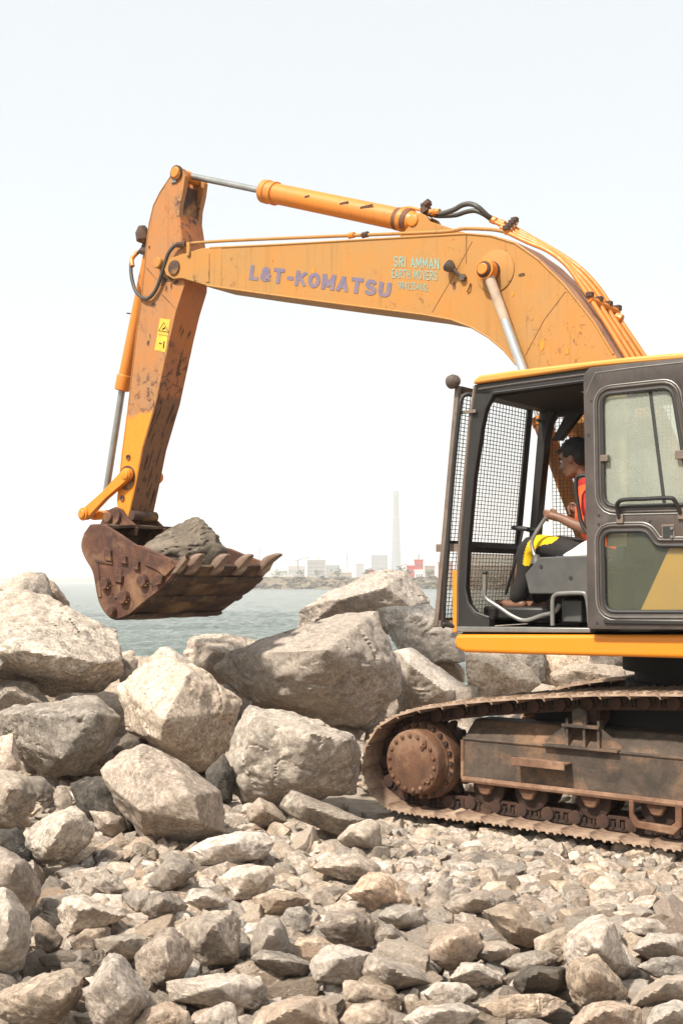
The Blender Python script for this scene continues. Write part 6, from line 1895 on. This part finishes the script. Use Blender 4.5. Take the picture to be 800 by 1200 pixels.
# water
WLEV = -2.5
ys = np.concatenate([np.geomspace(14, 160, 330), np.geomspace(161, 4000, 120)])
ts = np.linspace(-1, 1, 380)
T, Yw = np.meshgrid(ts, ys)
Xw = T * (26 + .42 * Yw) + 4
pw = np.stack([Xw.ravel() * .55, Yw.ravel() * .95, np.zeros(Xw.size)], 1)
w1_ = fbm(pw, 4, 71, .55); w2_ = fbm(pw * .23 + 9, 3, 72)
amp = np.clip(1.1 - (Yw.ravel() - 60) / 500, .05, 1.0)
Zw = WLEV + (np.abs(w1_) * -.75 + w2_ * .35) * amp
wat, nt, b, out = new_mat('sea_water')
co = coords(nt, 'Object', (.9, 1.5, 1))
n1 = tex(nt, 1.5, 6, .65, co, dist=.4); n2 = tex(nt, .05, 4, .6, co)
c_ = ramp(nt, n1.outputs[0], [(.30, (.06, .085, .075)), (.70, (.15, .175, .15))]).outputs[0]
c_ = mix(nt, ramp(nt, n2.outputs[0], [(.35, 0.), (.7, .6)]).outputs[0], c_, (.20, .22, .195))
fo = ramp(nt, n1.outputs[0], [(.69, 0.0), (.75, .7)])
c_ = mix(nt, fo.outputs[0], c_, (.6, .6, .57))
nt.links.new(c_, b.inputs['Base Color']); b.inputs['Roughness'].default_value = .16; b.inputs['IOR'].default_value = 1.33
b.inputs['Specular IOR Level'].default_value = .5
bump(nt, b, n1.outputs[0], .7, .35)
sea = grid_mesh('sea', Xw, Yw, Zw.reshape(Xw.shape), wat); sea['kind'] = 'structure'
# land across the water
mland = rusty('shore_land', (.13, .095, .065), (.20, .15, .10), (.11, .11, .06), .4, scale=.02)
mbank = rusty('shore_rocks', (.04, .03, .022), (.10, .075, .055), (.15, .115, .08), .3, scale=.05)
X0 = WD(262, 690, 575).x
lx = np.linspace(X0, 1300, 420)
prof_ = [(-6, -3.2), (0, -2.4), (4, -.8), (9, 1.2), (14, 2.4), (20, 2.7), (60, 2.9), (400, 3.4), (1400, 4.0), (3200, 4.0)]
LX, PI_ = np.meshgrid(lx, np.arange(len(prof_)))
LY = 573 + np.array([p[0] for p in prof_])[PI_] + (LX - X0) * .02
LZ = np.array([p[1] for p in prof_])[PI_].astype(float)
n_ = fbm(np.stack([LX.ravel() * .12, LY.ravel() * .3, LX.ravel() * 0], 1), 4, 8).reshape(LX.shape)
LZ += np.where(PI_ < 6, n_ * 1.5, n_ * .4)
LZ = np.minimum(LZ, np.interp(LX, [X0, X0 + 25], [-2.6, 99]))
land = grid_mesh('shore', LX, LY, LZ, mland, False); land['kind'] = 'structure'
V, Fc, base = [], [], 0
rs = np.random.RandomState(5); prot = [unit_rock(900 + k, 2) for k in range(5)]
for k in range(2600):
    x = rs.uniform(X0 + 2, 560); t_ = rs.rand()
    s = rs.uniform(.8, 2.0)
    v, f = prot[rs.randint(5)]
    v = v * np.array([s * rs.uniform(1, 1.4), s, s * .8])
    a_ = rs.uniform(0, 6.28); ca, sa = math.cos(a_), math.sin(a_)
    v = v @ np.array([[ca, sa, 0], [-sa, ca, 0], [0, 0, 1]])
    V.append(v + np.array([x, 573 + t_ * 15 + (x - X0) * .02, -2.6 + t_ * 5.0])); Fc.append(f + base); base += len(v)
o = bpy.data.objects.new('shore_rocks', np_mesh('shore_rocks', np.vstack(V), np.vstack(Fc), mbank, False))
scene.collection.objects.link(o); o['kind'] = 'stuff'; o['label'] = 'dark rock bank along the far shore'; o['category'] = 'rock bank'
lx = np.linspace(-1400, 60, 90); PI2 = np.arange(4)
LX, Pq = np.meshgrid(lx, PI2)
o = grid_mesh('far_coast', LX, 3300 + np.array([0, 20, 60, 500])[Pq], np.array([-3., 3, 7, 9])[Pq] + fbm(np.stack([LX.ravel() * .01, LX.ravel() * 0, Pq.ravel() * .1], 1), 4, 5).reshape(LX.shape) * 5 * (Pq > 0), mland, False)
o['kind'] = 'structure'
WIN = plain('far_window', (.10, .11, .12), .3)
def fbuild(name, x0, x1, ytop, ybot, Y, col, label, cat='building', floors=0, cols=0, extra=None, depth=None, group=None):
    a_, b_ = WD(x0, ytop, Y), WD(x1, ytop, Y)
    w = b_.x - a_.x; zt_ = a_.z
    dpt = depth or max(8, w * .6)
    cxm = (a_.x + b_.x) / 2; zb_ = 1.5
    root = thing(name, label, cat, (cxm, Y + dpt / 2, zb_), 0, group)
    OFF[root.name] = Vector((0, 0, 0))
    m = plain('far_wall', col, .9, 0, .12, .08)
    obj('wall', MB().box((0, 0, (zt_ - zb_) / 2), (w, dpt, zt_ - zb_)), m, root)
    obj('roof', MB().box((0, 0, zt_ - zb_ + .4), (w + .8, dpt + .8, .8)), m, root)
    if floors:
        for i in range(floors):
            for j in range(cols):
                zz = (zt_ - zb_) * (i + .6) / (floors + .4); xx = -w / 2 + w * (j + .5) / cols
                obj('window', MB().box((xx, -dpt / 2 - .04, zz), (w / cols * .5, .3, (zt_ - zb_) / floors * .5)), WIN, root, 0, False)
    return root, w, dpt, zt_ - zb_
b1, w, dp, h = fbuild('apartment_block', 360, 381, 657, 677, 1350, (.30, .27, .26), 'pale multi-storey block left of the mast on the far shore', floors=5, cols=7)
obj('stair_tower', MB().box((w * .1, 0, h + 3), (w * .25, dp * .4, 5)), plain('far_wall', (.5, .45, .43), .9), b1)
fbuild('apartment_block', 381.5, 398, 663, 677, 1500, (.24, .26, .27), 'lower grey block attached right of the pale multi-storey block', floors=4, cols=5)
b1, w, dp, h = fbuild('industrial_block', 435, 454, 651, 672, 1900, (.20, .21, .23), 'hazy blocky plant building left of the chimney', floors=5, cols=5)
obj('roof_vault', MB().lathe((-w * .32, 0, h), (1, 0, 0), [(0, w * .22), (w * .64, w * .22)], 16), plain('far_wall', (.45, .45, .45), .9), b1)
fbuild('building', 417, 426, 661, 676, 1900, (.22, .23, .25), 'small faint block between the mast and the plant building')
fbuild('shed', 385, 412, 672, 677.5, 900, (.42, .35, .27), 'long low cream shed in front of the multi-storey blocks', floors=1, cols=9)
fbuild('shed', 318, 345, 673, 678, 1200, (.45, .42, .40), 'long low grey shed at the left end of the far shore')
b1, w, dp, h = fbuild('warehouse', 338, 357, 664, 677, 1600, (.38, .32, .28), 'cream warehouse with curved roof left of the pale block', floors=2, cols=6)
obj('roof_vault', MB().lathe((-w * .5, 0, h - 4), (1, 0, 0), [(0, w * .3), (w, w * .3)], 16), plain('far_wall', (.55, .48, .45), .9), b1)
fbuild('building', 300, 316, 668, 678, 1500, (.45, .44, .44), 'faint low building farthest left on the far shore')
fbuild('red_building', 428, 438, 669, 676, 850, (.45, .05, .04), 'small red building left of the hump-backed boulder top', floors=1, cols=3)
fbuild('red_building', 477, 488, 664, 676, 800, (.5, .05, .04), 'lower red building right of the chimney', floors=2, cols=3)
b1, w, dp, h = fbuild('red_building', 486, 495.5, 657, 676, 820, (.48, .05, .04), 'taller red building with a roof mast beside the chimney', floors=3, cols=2)
obj('roof_mast', MB().tube([(0, 0, h), (0, 0, h + 4.5)], .35, 6), M['grey'], b1)
fbuild('white_kiosk', 486.5, 495, 669, 677, 780, (.75, .73, .70), 'small white building in front of the taller red one', floors=1, cols=3)
fbuild('building', 498, 509, 664, 677, 900, (.33, .24, .18), 'beige low building right of the red ones', floors=2, cols=4)
fbuild('red_building', 514, 530, 660, 677, 860, (.35, .12, .09), 'dull red building seen through the front wire guard', floors=2, cols=5)
fbuild('building', 540, 600, 664, 678, 880, (.3, .25, .2), 'beige building seen through the cab opening', floors=2, cols=12)
fbuild('building', 620, 760, 666, 678, 900, (.3, .25, .2), 'long building hidden behind the excavator cab', floors=1, cols=10)
for x, yt, Y, lab in ((406.5, 651, 1500, 'thin lattice mast on the far shore right of the multi-storey blocks'), (304, 642, 1500, 'thin faint mast near the bucket teeth')):
    a_ = WD(x, yt, Y)
    q = thing('mast', lab, 'mast', (a_.x, Y, 1.5)); OFF[q.name] = Vector((0, 0, 0))
    mb = MB()
    for sx in (-1, 1):
        for sy in (-1, 1):
            mb.tube([(sx * 1.2, sy * 1.2, 0), (sx * .3, sy * .3, a_.z)], .22, 4)
    for k in range(12):
        z = a_.z * k / 12; r0 = 1.2 - .9 * k / 12
        mb.tube([(-r0, -r0, z), (r0, -r0, z + a_.z / 12)], .14, 4)
    obj('lattice', mb, M['grey'], q)['kind'] = 'stuff'
    obj('antenna', MB().tube([(0, 0, a_.z - 1), (0, 0, a_.z + 3)], .3, 5), M['grey'], q)
# chimney
Yc = 2600
ct = WD(462.3, 575, Yc); cb = WD(464, 679, Yc)
q = thing('chimney', 'tall tapering power station chimney fading into the haze', 'chimney', (cb.x, Yc, 1.5)); OFF[q.name] = Vector((0, 0, 0))
Hc = ct.z - 1.5
obj('shaft', MB().lathe((0, 0, 0), (0, 0, 1), [(0, 12.5), (Hc * .3, 9.6), (Hc * .6, 7.6), (Hc * .93, 6.2), (Hc * .94, 7.0), (Hc * .97, 7.0), (Hc, 6.0)], 28), plain('chimney_concrete', (.06, .10, .15), .9, 0, .1, .05), q)
for zz in (.45, .70, .955):
    rz = np.interp(zz, [0, .3, .6, .93], [12.5, 9.6, 7.6, 6.2])
    obj('gallery', MB().lathe((0, 0, Hc * zz), (0, 0, 1), [(0, rz + 1.2), (1.2, rz + 1.4), (1.4, rz)], 24), plain('gallery_grey', (.28, .28, .3), .9), q)
for x, Y, h_, lab in ((349, 1500, 26, 'small harbour crane left of the pale multi-storey block'), (469, 1300, 16, 'small harbour crane right of the chimney foot')):
    a_ = WD(x, 676, Y)
    q = thing('crane', lab, 'crane', (a_.x, Y, 1.5)); OFF[q.name] = Vector((0, 0, 0))
    obj('tower', MB().tube([(0, 0, 0), (0, 0, h_)], [1.2, .8], 4), M['grey'], q)
    obj('jib', MB().tube([(-h_ * .2, 0, h_ * .93), (h_ * .55, 0, h_ * 1.12)], .5, 4), M['grey'], q)
for x, Y, r_0, lab in ((327, 1300, 9, 'pale storage tank at the left end of the far shore'), (403, 1250, 7, 'pale storage tank left of the mast foot'), (458, 1500, 8, 'pale storage tank at the chimney foot')):
    a_ = WD(x, 676, Y)
    q = thing('storage_tank', lab, 'tank', (a_.x, Y, 1.5)); OFF[q.name] = Vector((0, 0, 0))
    obj('shell', MB().lathe((0, 0, 0), (0, 0, 1), [(0, r_0), (r_0 * 1.1, r_0), (r_0 * 1.12, r_0 * 1.03), (r_0 * 1.4, r_0 * .2)], 24), plain('tank_wall', (.4, .38, .35), .8, 0, .1, .1), q)
    obj('stair', MB().tube([(-r_0, -r_0 * .5, 0), (0, -r_0 - .4, r_0 * .6), (r_0 * .8, -r_0 * .7, r_0 * 1.1)], .3, 4), M['grey'], q)
# trees of the far shore
for k, (x, Y) in enumerate(((352, 1000), (372, 980), (396, 860), (430, 800), (448, 900), (470, 760), (476, 740), (503, 800), (520, 780), (326, 1100))):
    a_ = WD(x, 676, Y); h = rr.uniform(4, 8)
    q = thing('tree', 'small hazy tree ' + ('below the cream warehouse', 'in front of the pale multi-storey block', 'beside the long cream shed', 'beside the small red building at the boulder top', 'in front of the hazy plant building', 'left of the lower red building', 'touching the lower red building', 'in front of the beige low building', 'seen through the wire guard', 'by the long grey shed at far left')[k], 'tree', (a_.x, Y, 2.6), 0, 'trees on the far shore'); OFF[q.name] = Vector((0, 0, 0))
    obj('trunk', MB().tube([(0, 0, 0), (.1, 0, h * .5)], [.3, .2], 6), plain('bark', (.1, .07, .05)), q)
    mb = MB()
    for j in range(70):
        c0 = Vector((rr.gauss(0, h * .28), rr.gauss(0, h * .28), h * .7 + rr.gauss(0, h * .2)))
        n_ = Vector((rr.gauss(0, 1), rr.gauss(0, 1), rr.gauss(0, 1))).normalized(); t_ = n_.orthogonal().normalized(); b_ = n_.cross(t_)
        s = rr.uniform(.5, 1.1)
        mb.add([c0 + t_ * s, c0 + b_ * s * .6, c0 - t_ * s, c0 - b_ * s * .6], [[0, 1, 2, 3]])
    obj('crown', mb, plain('far_leaves', (.07, .085, .04), .9), q, 0, False)['kind'] = 'stuff'

# ================================================================ HAZE
hz = bpy.data.materials.new('haze'); hz.use_nodes = True
nt = hz.node_tree; nt.nodes.clear()
out = nt.nodes.new('ShaderNodeOutputMaterial'); pv = nt.nodes.new('ShaderNodeVolumePrincipled')
pv.inputs['Color'].default_value = (1.0, .985, .97, 1); pv.inputs['Density'].default_value = .00040; pv.inputs['Anisotropy'].default_value = 0.0
nt.links.new(pv.outputs[0], out.inputs['Volume'])
o = obj('haze', MB().box((0, 2120, 106.5), (3800, 4400, 220)), hz, None, 0, False)
o['kind'] = 'stuff'; o['label'] = 'pale coastal haze'; o['category'] = 'haze'
